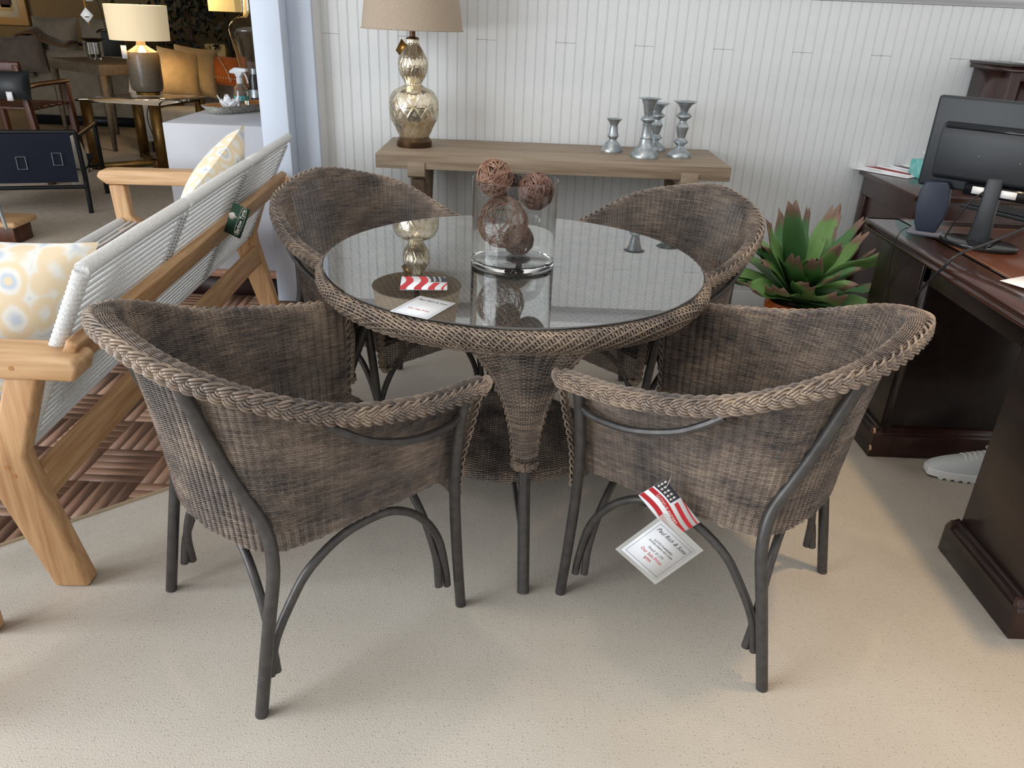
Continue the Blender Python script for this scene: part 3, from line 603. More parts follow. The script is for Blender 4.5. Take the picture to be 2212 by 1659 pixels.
G = np.zeros((seg, 150, 3))
arc = np.concatenate([[0], np.cumsum(np.linalg.norm(np.diff(pr, axis=0), axis=1))])
A2, S2 = np.meshgrid(ang, arc, indexing='ij'); nn_ = 11
cell = 0.105
U_ = A2 * nn_ / (2 * PI); V_ = S2 / cell
p_, q_ = U_ + V_, U_ - V_
d1 = np.abs(p_ - np.round(p_)); d2 = np.abs(q_ - np.round(q_)); ridge = np.exp(-(np.minimum(d1, d2) / .07) ** 2)
cu = (np.floor(p_) + .5 + np.floor(q_) + .5) / 2; cv = (np.floor(p_) - np.floor(q_)) / 2
du_, dv_ = U_ - cu, (V_ - cv); rho_ = np.hypot(du_, dv_) / .24; fi_ = np.arctan2(dv_, du_)
petal = np.clip(np.cos(8 * fi_), 0, 1) * np.exp(-((rho_ - .6) / .35) ** 2) + np.exp(-(rho_ / .18) ** 2)
disp = (.0026 * ridge + .0022 * petal) * np.clip((arc - .01) / .03, 0, 1)[None]
Rr = pr[None, :, 0] + disp
G[..., 0] = Rr * np.cos(A2); G[..., 1] = Rr * np.sin(A2); G[..., 2] = pr[None, :, 1]
MB().grid(G, closed_u=True).build('glass_body', 'mercury', lamp, angle=180)
zt = lz(85) - z0
MB().lathe([(.001, zt), (.029, zt), (.030, zt + .006), (.016, zt + .010), (.0135, zt + .012), (.0135, zt + .12), (.001, zt + .12)], 32).build('stem', 'bronze', lamp)
zs = lz(64) - z0
sh = MB().lathe([(.226, zs), (.186, zs + .30), (.183, zs + .30), (.223, zs)], 72, cap=False).build('lamp_shade', 'linen_shade', lamp)
a = np.linspace(0, 2 * PI, 72, endpoint=False)
for r_, zz in ((.2265, zs + .002), (.1865, zs + .298)): MB().tube(np.stack([r_ * np.cos(a), r_ * np.sin(a), 0 * a + zz], -1), .0035, 6, closed=True).build('shade_trim', 'linen_shade', sh)
tg = MB().box(-.022, .022, -.0008, .0008, -.062, 0).xf(frame((-.036, -.012, zt - .012), (.6, -.5, -.55), (.5, .8, 0))).build('price_tag', 'brass', lamp, smooth=False)
MB().tube([(-.036, -.012, zt - .012), (-.028, -.006, zt + .02), (-.015, 0, zt + .05)], .0006, 5).build('string', 'cable_white', tg)

# pewter candlesticks
def stick(name, label, x, y, prof, sc, hgt):
    p = np.array(prof, float); p = np.stack([p[:, 1], p[:, 0]], -1); p = p * np.array([sc, hgt / p[:, 1].max()])
    pp = np.vstack([[(.0005, 0)], p, [(p[-1, 0] - .003, p[-1, 1] - .0005), (.012, p[-1, 1] - .012), (.0005, p[-1, 1] - .013)]])
    t = thing(name, label, 'candlestick', (x, y, CZ), 0, 'pewter candlesticks on the console')
    k = max(2, int(len(p) * .38)); MB().lathe(pp[:k + 1], 40, cap=False).build('base', 'pewter', t, angle=50)
    MB().lathe(pp[k:-5], 40, cap=False).build('stem', 'pewter', t, angle=50); MB().lathe(pp[-6:], 40, cap=False).build('drip_pan', 'pewter', t, angle=50); return t
S1 = [(0, 135), (20, 137), (45, 126), (60, 118), (75, 110), (95, 95), (110, 84), (125, 68), (145, 48), (160, 46), (190, 62), (202, 72), (212, 68), (240, 60), (270, 52), (300, 55), (325, 46), (360, 56), (390, 74), (412, 92), (420, 99)]
S2_ = [(0, 172), (25, 176), (60, 160), (75, 146), (95, 138), (110, 118), (140, 92), (180, 76), (215, 70), (240, 68), (252, 74), (266, 62), (300, 58), (400, 54), (425, 60), (440, 48), (455, 62), (478, 86), (492, 88), (510, 78), (540, 48), (556, 52), (620, 66), (680, 80), (735, 96), (744, 128), (750, 138)]
S4 = [(0, 144), (20, 146), (52, 140), (70, 118), (110, 78), (140, 46), (152, 42), (175, 62), (198, 88), (212, 88), (232, 66), (258, 44), (262, 46), (330, 62), (392, 78), (402, 80), (412, 72), (450, 52), (476, 42), (490, 44), (515, 72), (538, 94), (552, 92), (575, 66), (595, 42), (640, 56), (690, 86), (722, 128), (730, 148)]
q = AZ(1320, 325, CZ); stick('candlestick', 'short pewter candlestick on the console, leftmost of the four', q[0], q[1] - .03, S1, .000385, .152)
q = AZ(1388, 336, CZ); stick('candlestick', 'tall dark pewter candlestick with cup top, front one of the four', q[0], q[1] - .05, S2_, .000385, .262)
q = AZ(1410, 322, CZ); stick('candlestick', 'slim pewter candlestick half hidden behind the tall dark one', q[0], q[1] - .04, S4, .00038, .222)
q = AZ(1463, 336, CZ); stick('candlestick', 'pewter candlestick with flared dish top, rightmost of the four', q[0], q[1] - .04, S4, .000388, .25)

# ================================================================== VASE OF VINE BALLS ON THE TABLE
GZ = 0.748; VX, VY = -.014, 2.284
vt = AY(1108, 385, VY)[2]
vs = thing('glass_vase', 'clear glass cylinder vase holding vine balls on the table', 'vase', (VX, VY, GZ + .0005))
h = vt - GZ; R_ = .126
MB().lathe([(.0005, 0), (R_ - .006, 0), (R_ - .001, .003), (R_, .008), (R_, h - .001), (R_ - .002, h), (R_ - .004, h - .001), (R_ - .004, .018), (R_ - .010, .014), (.0005, .013)], 96, cap=False).build('cylinder', 'glass', vs, angle=35)
def vine_ball(label, c, r, n, material, rad, seed, flat=1.0):
    g = np.random.default_rng(seed); mb = MB()
    for i in range(n):
        ax = g.normal(size=3); ax /= np.linalg.norm(ax); e1 = np.cross(ax, [.3, .5, .81]); e1 /= np.linalg.norm(e1); e2 = np.cross(ax, e1)
        t = np.linspace(0, 2 * PI, 30, endpoint=False); off = g.normal() * .22; rr = r * (0.97 + .03 * np.sin(3 * t + g.uniform(0, 6))) * g.uniform(.93, 1.0)
        k = math.sqrt(max(1 - off * off, .3)); P = (np.cos(t)[:, None] * e1 + np.sin(t)[:, None] * e2) * (rr * k)[:, None] + ax * off * r
        mb.tube(P, rad * g.uniform(.7, 1.3), 5, closed=True)
    o = mb.build('vine_ball', material); o.location = c; return tag(o, label, 'decorative ball', 'woven vine balls in the vase')
vine_ball('reddish vine ball resting at the left rim of the vase', AY(1068, 384, 2.252), .053, 34, 'vine_b', .0022, 1)
vine_ball('dense reddish vine ball against the right rim of the vase', AY(1158, 412, 2.262), .0525, 62, 'vine_a', .0023, 2)
vine_ball('large loose openwork vine ball in the middle of the vase', AY(1086, 478, 2.262), .076, 30, 'vine_b', .0012, 3)
vine_ball('small brown vine ball low in the vase', AY(1120, 514, 2.342), .047, 46, 'vine_a', .0014, 4)
vine_ball('blackish vine ball at the back of the vase', AY(1106, 405, 2.355), .042, 40, 'vine_dark', .002, 5)

# ================================================================== TAGS AND CARDS
def star_pts(cx, cy, r): return [(cx + (r if k % 2 == 0 else r * .42) * math.sin(k * PI / 5), cy + (r if k % 2 == 0 else r * .42) * math.cos(k * PI / 5)) for k in range(10)]
def flag_card(parent, M, W, H):      # x right 0..W, y up 0..H, printed on +z
    MB().box(0, W, 0, H, -.0004, 0, M).build('card', 'card_white', parent, smooth=False)
    wav = lambda x: .07 * H * math.sin(x / W * 2 * PI * .8)
    xs = np.linspace(0, W, 16); mb = MB()
    for k, (y0, y1, xa) in enumerate(((.04, .20, 0), (.36, .52, 0), (.66, .80, .42), (.94, .99, .42))):
        x_ = xs[xs >= xa * W - 1e-6]; G = np.array([[(x, min(max(y0 * H + wav(x), 0), H), .0003), (x, min(max(y1 * H + wav(x), 0), H), .0003)] for x in x_])
        G = G @ M[:3, :3].T + M[:3, 3]; mb.grid(G)
    mb.build('red_stripes', 'flag_red', parent, smooth=False)
    x_ = np.linspace(0, .42 * W, 8); G = np.array([[(x, min(max(.58 * H + wav(x), 0), H), .0003), (x, H, .0003)] for x in x_]) @ M[:3, :3].T + M[:3, 3]
    MB().grid(G).build('star_field', 'flag_navy', parent, smooth=False)
    mb = MB()
    for i in range(5):
        for j in range(3):
            cx, cy = (.045 + i * .08) * W, (.70 + j * .12) * H + wav((.045 + i * .08) * W) * .5
            if cy < .96 * H: mb.prism(star_pts(cx, cy, .035 * W), .0004, .0006, 'xy', M)
    mb.build('stars', 'ink_white', parent, smooth=False)
def price_card(parent, M, W, H, texts=True):
    MB().box(0, W, 0, H, -.0004, 0, M).build('card', 'card_white', parent, smooth=False)
    mb = MB(); e = .055 * W; t = .006 * W
    for b in ((e, W - e, e, e + t), (e, W - e, H - e - t, H - e), (e, e + t, e, H - e), (W - e - t, W - e, e, H - e)): mb.box(b[0], b[1], b[2], b[3], .0002, .0004, M)
    mb.build('printed_border', 'ink_grey', parent, smooth=False)
    for txt, y, sz, mt, shr in (('Paul Rich & Sons', .83, .118, 'ink_dark', .35), ('LLOYD FLANDERS', .62, .062, 'ink_dark', 0), ('WICKER DINING ARM CHAIR', .55, .05, 'ink_dark', 0), ('Retail: $1,299', .43, .075, 'ink_grey', .2), ('Our Sale Price:', .32, .095, 'ink_red', 0), ('$999', .21, .085, 'ink_red', 0)) if texts else (('Paul Rich & Sons', .83, .118, 'ink_dark', .35), ('Our Sale Price:', .34, .095, 'ink_red', 0), ):
        text_mesh('lettering', txt, sz * W, mt, parent, M @ trans(W / 2, y * H, .0003), 'CENTER', .0001, shr)
def quad_frame(p0, px_, py_):        # card lying through three points: origin corner, end of x side, end of y side
    p0, px_, py_ = map(np.array, (p0, px_, py_)); return frame(p0, px_ - p0, py_ - p0), np.linalg.norm(px_ - p0), np.linalg.norm(py_ - p0)
# under the glass
fc = thing('flag_card', 'small flag-printed card lying on the glass table top', 'card')
M_, W_, H_ = quad_frame(AZ(958, 627, GZ + .0008), AZ(868, 625, GZ + .0008), AZ(960, 597, GZ + .0008)); M_ = frame(AZ(855, 626, GZ + .0008), AZ(958, 627, GZ + .0008) - AZ(855, 626, GZ + .0008), AZ(868, 597, GZ + .0008) - AZ(855, 626, GZ + .0008))
W_ = np.linalg.norm(AZ(958, 627, GZ + .0008) - AZ(855, 626, GZ + .0008)); H_ = np.linalg.norm(AZ(868, 597, GZ + .0008) - AZ(855, 626, GZ + .0008)) * .98
flag_card(fc, frame(AZ(868, 597, GZ + .0008), -M_[:3, 1], M_[:3, 0]), H_, W_)
pc = thing('price_card', 'white price card with red lettering lying on the glass table top', 'card')
a0, a1, a2 = AZ(842, 672, GZ + .0008), AZ(923, 690, GZ + .0008), AZ(910, 637, GZ + .0008); M_ = frame(a0, a1 - a0, a2 - a0); price_card(pc, M_, np.linalg.norm(a1 - a0), np.linalg.norm(a2 - a0) * .95, False)
# hanging on the front right chair
TYd = 1.475
ft = thing('flag_tag', 'flag-printed paper tag hanging on the front right wicker chair', 'tag')
a0, a1, a2 = AY(1412, 1112, TYd), AY(1490, 1153, TYd), AY(1379, 1070, TYd)
b0, b1, b2 = AY(1444, 1046, TYd), AY(1519, 1139, TYd), AY(1379, 1070, TYd)      # top corner, long side, short side
W_ = np.linalg.norm(b1 - b0); H_ = np.linalg.norm(b2 - b0); xa = (b1 - b0) / W_; ya = (b0 - b2) / H_
M_ = frame(b2, xa, ya); flag_card(ft, M_, W_, H_)
text_mesh('lettering', 'LLOYD FLANDERS', .0115, 'ink_white', ft, M_ @ trans(W_ * .48, H_ * .42, .0004) @ rotz(-.12), 'CENTER', .0001)
MB().tube(spl([b0 + ya * -.006 + xa * .004, b0 + (0.002, 0, .012), AY(1450, 1028, 1.505)], 10), .0009, 5).build('string', 'cable_white', ft)
ptg = thing('price_tag', 'white price tag in a clear sleeve hanging below the flag tag', 'tag')
b0, b1, b2 = AY(1342, 1187, TYd - .004), AY(1418, 1115, TYd - .004), AY(1414, 1251, TYd - .004)
xa = b2 - b0; W_ = np.linalg.norm(AY(1495, 1183, TYd - .004) - b1); H_ = np.linalg.norm(b1 - b0); M_ = frame(AY(1414, 1251, TYd - .004) - xa, xa, b1 - b0)
price_card(ptg, M_, W_, H_); MB().box(-.010, W_ + .010, -.010, H_ + .016, -.0014, -.0009, M_).build('sleeve', 'clear_plastic', ptg, smooth=False, bevel=.0004)

# ================================================================== ROPE AND TEAK SOFA (seen from behind)
SL = 2.19
so = thing('rope_sofa', 'teak outdoor sofa with woven white rope back, seen from behind', 'sofa', (-1.14, 1.615, 0.004), math.radians(2.9))
XB, ZB_, XT, ZT = -.085, .385, .155, .862          # lean of the back: bottom and top
def bk(z): return XB + (XT - XB) * (z - ZB_) / (ZT - ZB_)
for y0 in (0.0, SL - .058):
    y1 = y0 + .058; ym = (y0 + y1) / 2
    leg = [(-.056, 0), (.034, 0), (-.042, .345), (-.048, .40), (.034, .618), (-.044, .618), (-.118, .43), (-.16, .425), (-.60, .435), (-.635, .47), (-.640, .618), (-.715, .618), (-.705, .40), (-.760, 0), (-.690, 0), (-.650, .345), (-.60, .358), (-.20, .340), (-.150, .320)]
    MB().prism(leg, y0, y1, 'xz').build('side_frame', 'teak_z', so, smooth=False, bevel=.010, seg=3)
    arm = [(-.76, .655), (-.745, .683), (-.70, .688), (-.35, .690), (.03, .682), (.128, .668), (.136, .650), (.122, .612), (.03, .616), (-.35, .622), (-.72, .622)]
    MB().prism(arm, y0 - .012, y1 + .026, 'xz').build('armrest', 'teak_x', so, smooth=False, bevel=.010, seg=3)
    for hx, hz in ((-.012, .648),): MB().tube([(hx, y0 - .013, hz), (hx, y0 - .0105, hz)], .006, 10).build('wood_plug', 'tray_wood', so)
    for hx, hz in ((-.092, .372), (-.080, .348)): MB().tube([(hx, y0 - .0012, hz), (hx, y0 + .001, hz)], .006, 10).build('wood_plug', 'tray_wood', so)
# back rail and stretcher boards
d_ = np.array([XT - XB, 0, ZT - ZB_]); d_ /= np.linalg.norm(d_); nrm_ = np.array([d_[2], 0, -d_[0]])
def board(z0, z1, off, th, ya, yb):
    a = np.array([bk(z0) + off, 0, z0]); b = np.array([bk(z1) + off, 0, z1])
    p = [(a[0], a[2]), (a[0] + nrm_[0] * th, a[2] + nrm_[2] * th), (b[0] + nrm_[0] * th, b[2] + nrm_[2] * th), (b[0], b[2])]
    return MB().prism(p, ya, yb, 'xz')
board(.618, .706, .026, .030, .03, SL - .03).build('back_rail', 'teak', so, smooth=False, bevel=.006)
MB().prism([(-.072, .245), (-.036, .245), (-.036, .338), (-.072, .338)], .056, SL - .056, 'xz').build('stretcher', 'teak', so, smooth=False, bevel=.006)
MB().prism([(-.66, .33), (-.625, .33), (-.625, .41), (-.66, .41)], .056, SL - .056, 'xz').build('front_rail', 'teak', so, smooth=False, bevel=.006)
ys0 = .062; gap = .020; SWd = (SL - .124 - 2 * gap) / 3
NR = 44
for k in range(3):
    ya = ys0 + k * (SWd + gap); yb = ya + SWd
    fr = MB()
    for yy in (ya + .008, yb - .008): fr.tube([(bk(.375), yy, .375), (bk(.86), yy, .86)], .0085, 8)
    fr.tube([(bk(.38), ya, .38), (bk(.38), yb, .38)], .0085, 8)
    tag(fr.build('back_panel_frame', 'white_gloss', so), kind='stuff')
    MB().tube([(XT, ya, ZT), (XT, ya + .006, ZT + .001), (XT, (ya + yb) / 2, ZT + .002), (XT, yb - .006, ZT + .001), (XT, yb, ZT)], [.017, .0195, .0195, .0195, .017], 16).build('top_roll', 'rope', so)
    rp = MB()
    for i in range(NR):
        z = ZB_ + .012 + (ZT - ZB_ - .045) * i / (NR - 1); off = .0045 if i % 2 else -.0045; c = np.array([bk(z), 0, z]) + nrm_ * off
        rp.tube([(c[0] - nrm_[0] * off, ya + .004, c[2]), (c[0], ya + .03, c[2]), (c[0], (ya + yb) / 2, c[2]), (c[0], yb - .03, c[2]), (c[0] - nrm_[0] * off, yb - .004, c[2])], .0043, 6)
        for yy in (ya + .008, yb - .008):
            t = np.linspace(0, 2 * PI, 9)[:-1]; rp.tube(np.stack([bk(z) + .0125 * np.cos(t) * nrm_[0], yy + .0125 * np.sin(t), z + .0125 * np.cos(t) * nrm_[2]], -1), .0038, 5, closed=True)
    tag(rp.build('back_rope', 'rope', so), kind='stuff')
    rp = MB()
    for i in range(40):
        x = XB - .025 - .56 * i / 39; z = .418 + .022 * i / 39 + (.004 if i % 2 else -.004)
        rp.tube([(x, ya, z), (x, (ya + yb) / 2, z - .006), (x, yb, z)], .0055, 6)
    rp.tube([(XB - .60, ya, .440), (XB - .60, yb, .440)], .022, 12)
    tag(rp.build('seat_rope', 'rope', so), kind='stuff')
# wrapped end rod of the near panel
zz_ = np.linspace(.40, .858, 190); MB().tube(np.stack([bk(zz_), np.full(190, ys0 + .004), zz_], -1), .0165 + .0035 * np.abs(np.sin(np.linspace(0, 38 * PI, 190))), 14).build('wrapped_rod', 'rope', so)
RS = rotz(math.radians(2.9)); TS = trans(-1.14, 1.615, 0.004) @ RS
def sofa_frame(x, y, z, spin, lean=0.0):           # axes: local y of the sofa, up the back
    e1 = RS[:3, :3] @ np.array([0, 1.0, 0]); up = RS[:3, :3] @ np.array([d_[0] * math.cos(lean) , 0, d_[2]]); c, s_ = math.cos(spin), math.sin(spin)
    o = TS @ np.array([x, y, z, 1]); return frame(o[:3], e1 * c + up * s_, -e1 * s_ + up * c)
p1_ = thing('throw_pillow', 'large ikat-patterned pillow at the near end of the rope sofa', 'pillow', group='ikat pillows on the rope sofa')
q = AY(-40, 690, 1.84); Mp = frame(q, (1, .06, -.03), (0.03, .30, 1)); Mp[:3, 1] = np.array([.34, .26, .92]); cushion(MB(), .46, .44, .24, Mp).build('cover', 'ikat', p1_, angle=180)
p2_ = thing('throw_pillow', 'ikat-patterned pillow tipped on its corner at the far end of the rope sofa', 'pillow', group='ikat pillows on the rope sofa')
cushion(MB(), .45, .45, .17, sofa_frame(bk(.70) - .105, 1.52, .715, math.radians(28))).build('cover', 'ikat', p2_, angle=180)
# dark green maker's tag on the back
gt = thing('maker_tag', 'dark green hang tag with a white emblem on the sofa back', 'tag')
gy = 2.79; a0, a1, a2 = AY(519, 516, gy), AY(492, 486, gy), AY(541, 454, gy)
M_ = frame(a0, a2 - a0, a1 - a0); W_, H_ = np.linalg.norm(a2 - a0), np.linalg.norm(AY(511, 426, gy) - a2)
# text runs along the long side
MB().box(0, W_, 0, H_, -.0006, .0006, M_).build('card', 'tag_green', gt, smooth=False)
text_mesh('lettering', 'Barlow Tyrie', .0185, 'ink_white', gt, M_ @ trans(W_ * .52, H_ * .30, .0008), 'CENTER', .0001, bold=.0004)
a = np.linspace(0, 2 * PI, 40, endpoint=False); el = np.stack([W_ * .52 + np.sign(np.cos(a)) * np.abs(np.cos(a)) ** .5 * W_ * .46, H_ * .30 + np.sign(np.sin(a)) * np.abs(np.sin(a)) ** .7 * H_ * .17, 0 * a + .0008], -1)
MB().tube(el @ M_[:3, :3].T + M_[:3, 3], .0007, 5, closed=True).build('oval_line', 'ink_white', gt)
tr_ = [(0, 0), (.006, 0), (.006, .010), (.013, .012), (.018, .020), (.016, .030), (.008, .036), (.004, .042), (0, .037), (-.009, .035), (-.016, .028), (-.016, .018), (-.009, .011), (-.004, .010)]
MB().prism([(W_ * .58 + x * .8, H_ * .54 + y * .8) for x, y in tr_], .0008, .001, 'xy', M_).build('emblem', 'ink_white', gt, smooth=False)
# corner of another teak piece at the left edge of the picture
q = AZ(-14, 1362, 0); ol = thing('teak_stool', 'corner of a low teak piece cut off at the left picture edge', 'stool', (q[0] - .16, q[1] - .03, .004))
for i, (x, y) in enumerate(((.16, .03), (-.16, .03), (.16, -.26), (-.16, -.26))): MB().prism([(x - .02, y - .02), (x + .02, y - .02), (x + .02, y + .02), (x - .02, y + .02)], 0, .40, 'xy').build('leg', 'teak_z', ol, smooth=False, bevel=.006)
MB().box(-.19, .17, -.29, .05, .40, .43).build('top', 'teak_x', ol, smooth=False, bevel=.006)

# ================================================================== DESK CORNER ON THE RIGHT
DZ = .786
dk = thing('office_desk', 'dark mahogany office desk with kneehole and leather inlay on the right', 'desk', (1.32, 0, 0.004))
XR = .80
for (ya, yb, nm) in ((2.50, 2.86, 'far'), (1.575, 1.935, 'near')):
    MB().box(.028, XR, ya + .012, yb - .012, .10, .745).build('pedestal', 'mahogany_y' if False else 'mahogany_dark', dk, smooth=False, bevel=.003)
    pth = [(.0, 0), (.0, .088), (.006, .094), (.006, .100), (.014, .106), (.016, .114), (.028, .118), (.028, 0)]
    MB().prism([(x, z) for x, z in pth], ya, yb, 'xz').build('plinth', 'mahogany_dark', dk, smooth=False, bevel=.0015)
    for yy, sg in ((ya, -1), (yb, 1)):
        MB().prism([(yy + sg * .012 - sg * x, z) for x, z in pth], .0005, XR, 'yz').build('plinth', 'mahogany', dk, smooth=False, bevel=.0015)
MB().box(.030, .052, 1.93, 2.50, .672, .745).build('kneehole_apron', 'mahogany_dark', dk, smooth=False, bevel=.002)
MB().box(.030, .036, 2.46, 2.502, .12, .745).build('corner_stile', 'mahogany_dark', dk, smooth=False)
ed = [(-.022, .748), (-.022, .758), (-.014, .761), (-.014, .766), (-.024, .770), (-.028, .778), (-.024, DZ), (.10, DZ), (.10, .745)]
MB().box(.09, XR + .03, 1.55, 2.888, .745, DZ).build('top', 'mahogany_y', dk, smooth=False)
MB().prism(ed, 1.53, 2.905, 'xz').build('edge_molding', 'mahogany_y', dk, smooth=False)
MB().prism([(y_, z_) for y_, z_ in [(2.888, .745), (2.905, .748), (2.905, .758), (2.898, .762), (2.908, .770), (2.910, .778), (2.905, DZ), (2.888, DZ)]], -.02, XR + .03, 'yz').build('edge_molding', 'mahogany_y', dk, smooth=False)
inl = MB().box(.115, XR - .08, 1.65, 2.80, DZ - .001, DZ + .0008).build('leather_inlay', 'leather', dk, smooth=False)
for b_ in ((.112, .115, 1.647, 2.803), (.115, XR - .08, 2.80, 2.803)): MB().box(*b_, DZ - .001, DZ + .0012).build('gold_line', 'gold_line', inl, smooth=False)
for zc, yc in ((.105, 2.488), (.035, 2.486)): MB().prism([(yc - .008, zc), (yc + .003, zc - .010), (yc + .006, zc + .006), (yc + .012, zc + .004), (yc + .004, zc + .014)], -.0012, .004, 'yz').build('chipped_edge', 'chip_wood', dk, smooth=False)
DW = DZ + .0065       # working height on the desk, world

# monitor seen from behind
mc = AZ(2110, 530, DW); md_ = np.array([.72, -.69, 0]); md_ /= np.linalg.norm(md_); mn = np.array([-.69, -.72, 0]) / np.linalg.norm([.69, .72])   # screen axis, back normal
mo = thing('monitor', 'black computer monitor on the desk, seen from behind', 'monitor', (mc[0], mc[1], DW))
a = np.linspace(0, 2 * PI, 40, endpoint=False)
bp_ = [(.118 * math.cos(t) * 1.0, .085 * math.sin(t)) for t in a]
Mb = np.eye(4); Mb[:3, 0] = md_; Mb[:3, 1] = -mn; Mb[:3, 2] = (0, 0, 1)
MB().prism(bp_, 0, .014, 'xy', Mb).build('foot', 'black_gloss', mo, smooth=False, bevel=.003)
lc = AY(2048, 203, 2.76); lb = AY(2020, 395, 2.76); zt_, zb_ = lc[2] - DW, lb[2] - DW
tl = np.array([0, 0, 1.0]); off = .045
def MM(dx, dn, z): return md_ * dx + mn * dn + np.array([0, 0, z])
Mm = np.eye(4); Mm[:3, 0] = md_; Mm[:3, 1] = np.array([0, 0, 1.0]); Mm[:3, 2] = -mn * -1; Mm[:3, 3] = MM(0, 0, 0)
wm = .275; cxm = .035
MB().box(cxm - wm, cxm + wm, zb_, zt_, -.045, -.018, Mm).build('screen_housing', 'black_plastic', mo, smooth=False, bevel=.010, seg=3)
MB().prism([(zb_ + .03, -.02), (zb_ + .045, .012), (zt_ - .125, .020), (zt_ - .085, .012), (zt_ - .075, -.02)], cxm - wm + .045, cxm + wm - .045, 'yz', Mm).build('back_cover', 'black_plastic', mo, smooth=False, bevel=.006)
MB().box(cxm - wm + .055, cxm + wm - .055, zt_ - .098, zt_ - .084, .004, .014, Mm).build('vent_strip', 'black_gloss', mo, smooth=False)
MB().box(cxm - .12, cxm + .12, zb_ - .004, zb_ + .032, -.02, .006, Mm).build('port_bay', 'black_gloss', mo, smooth=False)
for dx in (-.095, -.02): MB().box(cxm + dx, cxm + dx + .055, zb_ + .003, zb_ + .026, .0065, .0072, Mm).build('rating_label', 'paper', mo, smooth=False)
MB().prism([(-.034, .010), (.034, .010), (.026, .10), (.024, zb_ + .06), (-.024, zb_ + .06), (-.026, .10)], -.012, .016, 'xy', Mm).build('neck', 'black_plastic', mo, smooth=False, bevel=.006)
for dx, dz_ in ((-.10, -.17), (.02, -.175)): MB().sphere(MM(cxm + dx, .0165, zt_ + dz_), .0022, 8, 6).build('screw', 'pewter', mo)

# satellite speaker
sq = AZ(2000, 506, DW); sp = thing('desk_speaker', 'small navy and grey computer speaker at the desk corner', 'speaker', (sq[0], sq[1] + .01, DW), math.radians(-28))
MB().prism([(-.058, -.045), (.050, -.050), (.058, .045), (-.045, .050)], 0, .014, 'xy').build('foot', 'grey_plastic', sp, smooth=False, bevel=.004)
bodyp = [(-.028, .012), (.030, .012), (.046, .06), (.050, .11), (.042, .165), (.030, .185), (-.034, .180), (-.048, .15), (-.050, .09), (-.040, .04)]
MB().prism(bodyp, -.038, .030, 'xz').build('cabinet', 'navy_plastic', sp, smooth=False, bevel=.008, seg=3)
MB().prism([(x * 1.02, z) for x, z in bodyp], .030, .046, 'xz').build('grille', 'grey_plastic', sp, smooth=False, bevel=.006)
# keyboard behind the monitor
kq = AZ(2195, 470, DW); kb = thing('keyboard', 'black keyboard on the leather desk top behind the monitor', 'keyboard', (kq[0] + .02, kq[1], DW), math.radians(-62))
MB().box(-.21, .21, -.07, .07, 0, .014).build('case', 'black_plastic', kb, smooth=False, bevel=.004)
ky = MB().box(0, .0155, 0, .0155, .014, .020).build('key', 'black_gloss', kb, smooth=False)
first = True
for i in range(20):
    for j in range(6):
        o = ky if first else ky.copy()
        if not first: COL.objects.link(o)
        first = False; o.location = (-.20 + i * .020, -.06 + j * .020, 0)
# cables
def cable(name, label, pts, r, m_, n=60): return tag(MB().tube(spl(pts, n), r, 8).build(name, m_), label, 'cable')
cable('power_cable', 'thick black cable looping over the desk edge into the kneehole', [AZ(2240, 480, DW + .02), AZ(2190, 503, DW + .012), AZ(2130, 527, DW + .03), AZ(2070, 550, DW + .035), AX(2030, 585, 1.280), AX(1990, 625, 1.285), AX(1968, 655, 1.300), AX(1950, 690, 1.330), AX(1945, 740, 1.42)], .0045, 'cable_black')
cable('speaker_cable', 'thin dark wire hanging from the speaker down the desk side', [AZ(1968, 490, DW + .004), AX(1946, 500, 1.288), AX(1930, 535, 1.290), AX(1918, 600, 1.338), AX(1905, 670, 1.338), AX(1890, 720, 1.338)], .0016, 'cable_black')
cable('monitor_cable', 'dark cable leaving the monitor ports', [MM(cxm - .06, .008, zb_ + .012) + mc, MM(cxm - .075, .04, zb_ - .01) + mc, MM(cxm - .10, .045, zb_ - .06) + mc, MM(cxm - .13, .03, .008) + mc], .0028, 'cable_black', 24)
cable('cable_coil', 'coil of black cable on the floor beside the plant pot', [np.array([1.22 + .10 * math.cos(t), 3.02 + .08 * math.sin(t), .012 + .004 * t]) for t in np.linspace(0, 5 * PI, 40)], .006, 'cable_black', 160)
pq = AZ(2212, 618, DW); MBp = MB().box(-.05, .10, -.07, .07, 0, .0015).xf(rotz(.5)); o = MBp.build('note_paper', 'paper', None, smooth=False); o.location = (pq[0] + .03, pq[1], DW + .001); tag(o, 'white paper at the desk edge by the right picture border', 'paper')

# running shoe in the kneehole
sh_ = thing('running_shoe', 'pale grey running shoe poking out under the desk', 'shoe', (*AZ(2085, 1032, 0)[:2], .004), math.radians(172))
nS = 22; u = np.linspace(0, 1, nS)
def shoe_w(u): return .050 * np.sqrt(np.clip(1 - ((u - .52) / .53) ** 2, 0.0, 1)) * (0.86 + .22 * u)
sole = MB(); sl = []
zb0 = .010 * np.clip((u - .72) / .28, 0, 1) ** 2 * 2.2 + .002
x_ = -.14 + .28 * u; w_ = np.maximum(shoe_w(u), .012)
ring = np.concatenate([np.stack([x_, w_], -1), np.stack([x_[::-1], -w_[::-1]], -1)])
MB().prism(ring, .006, .034, 'xy').build('sole', 'shoe_white', sh_, bevel=.004, angle=50)
for i in range(9): MB().tube([(-.11 + i * .026, -.048 + .012 * abs(i - 5) / 5, .0105), (-.11 + i * .026, .048 - .012 * abs(i - 5) / 5, .0105)], .0105, 10).build('sole_pod', 'shoe_white', sh_)
th = np.linspace(0, PI, 13); hh = np.interp(u, [0, .12, .35, .55, .8, .95, 1], [.060, .085, .088, .066, .046, .030, .014])
G = np.array([[(x_[i], w_[i] * .97 * math.cos(t), .024 + hh[i] * math.sin(t) ** .8) for t in th] for i in range(nS)])
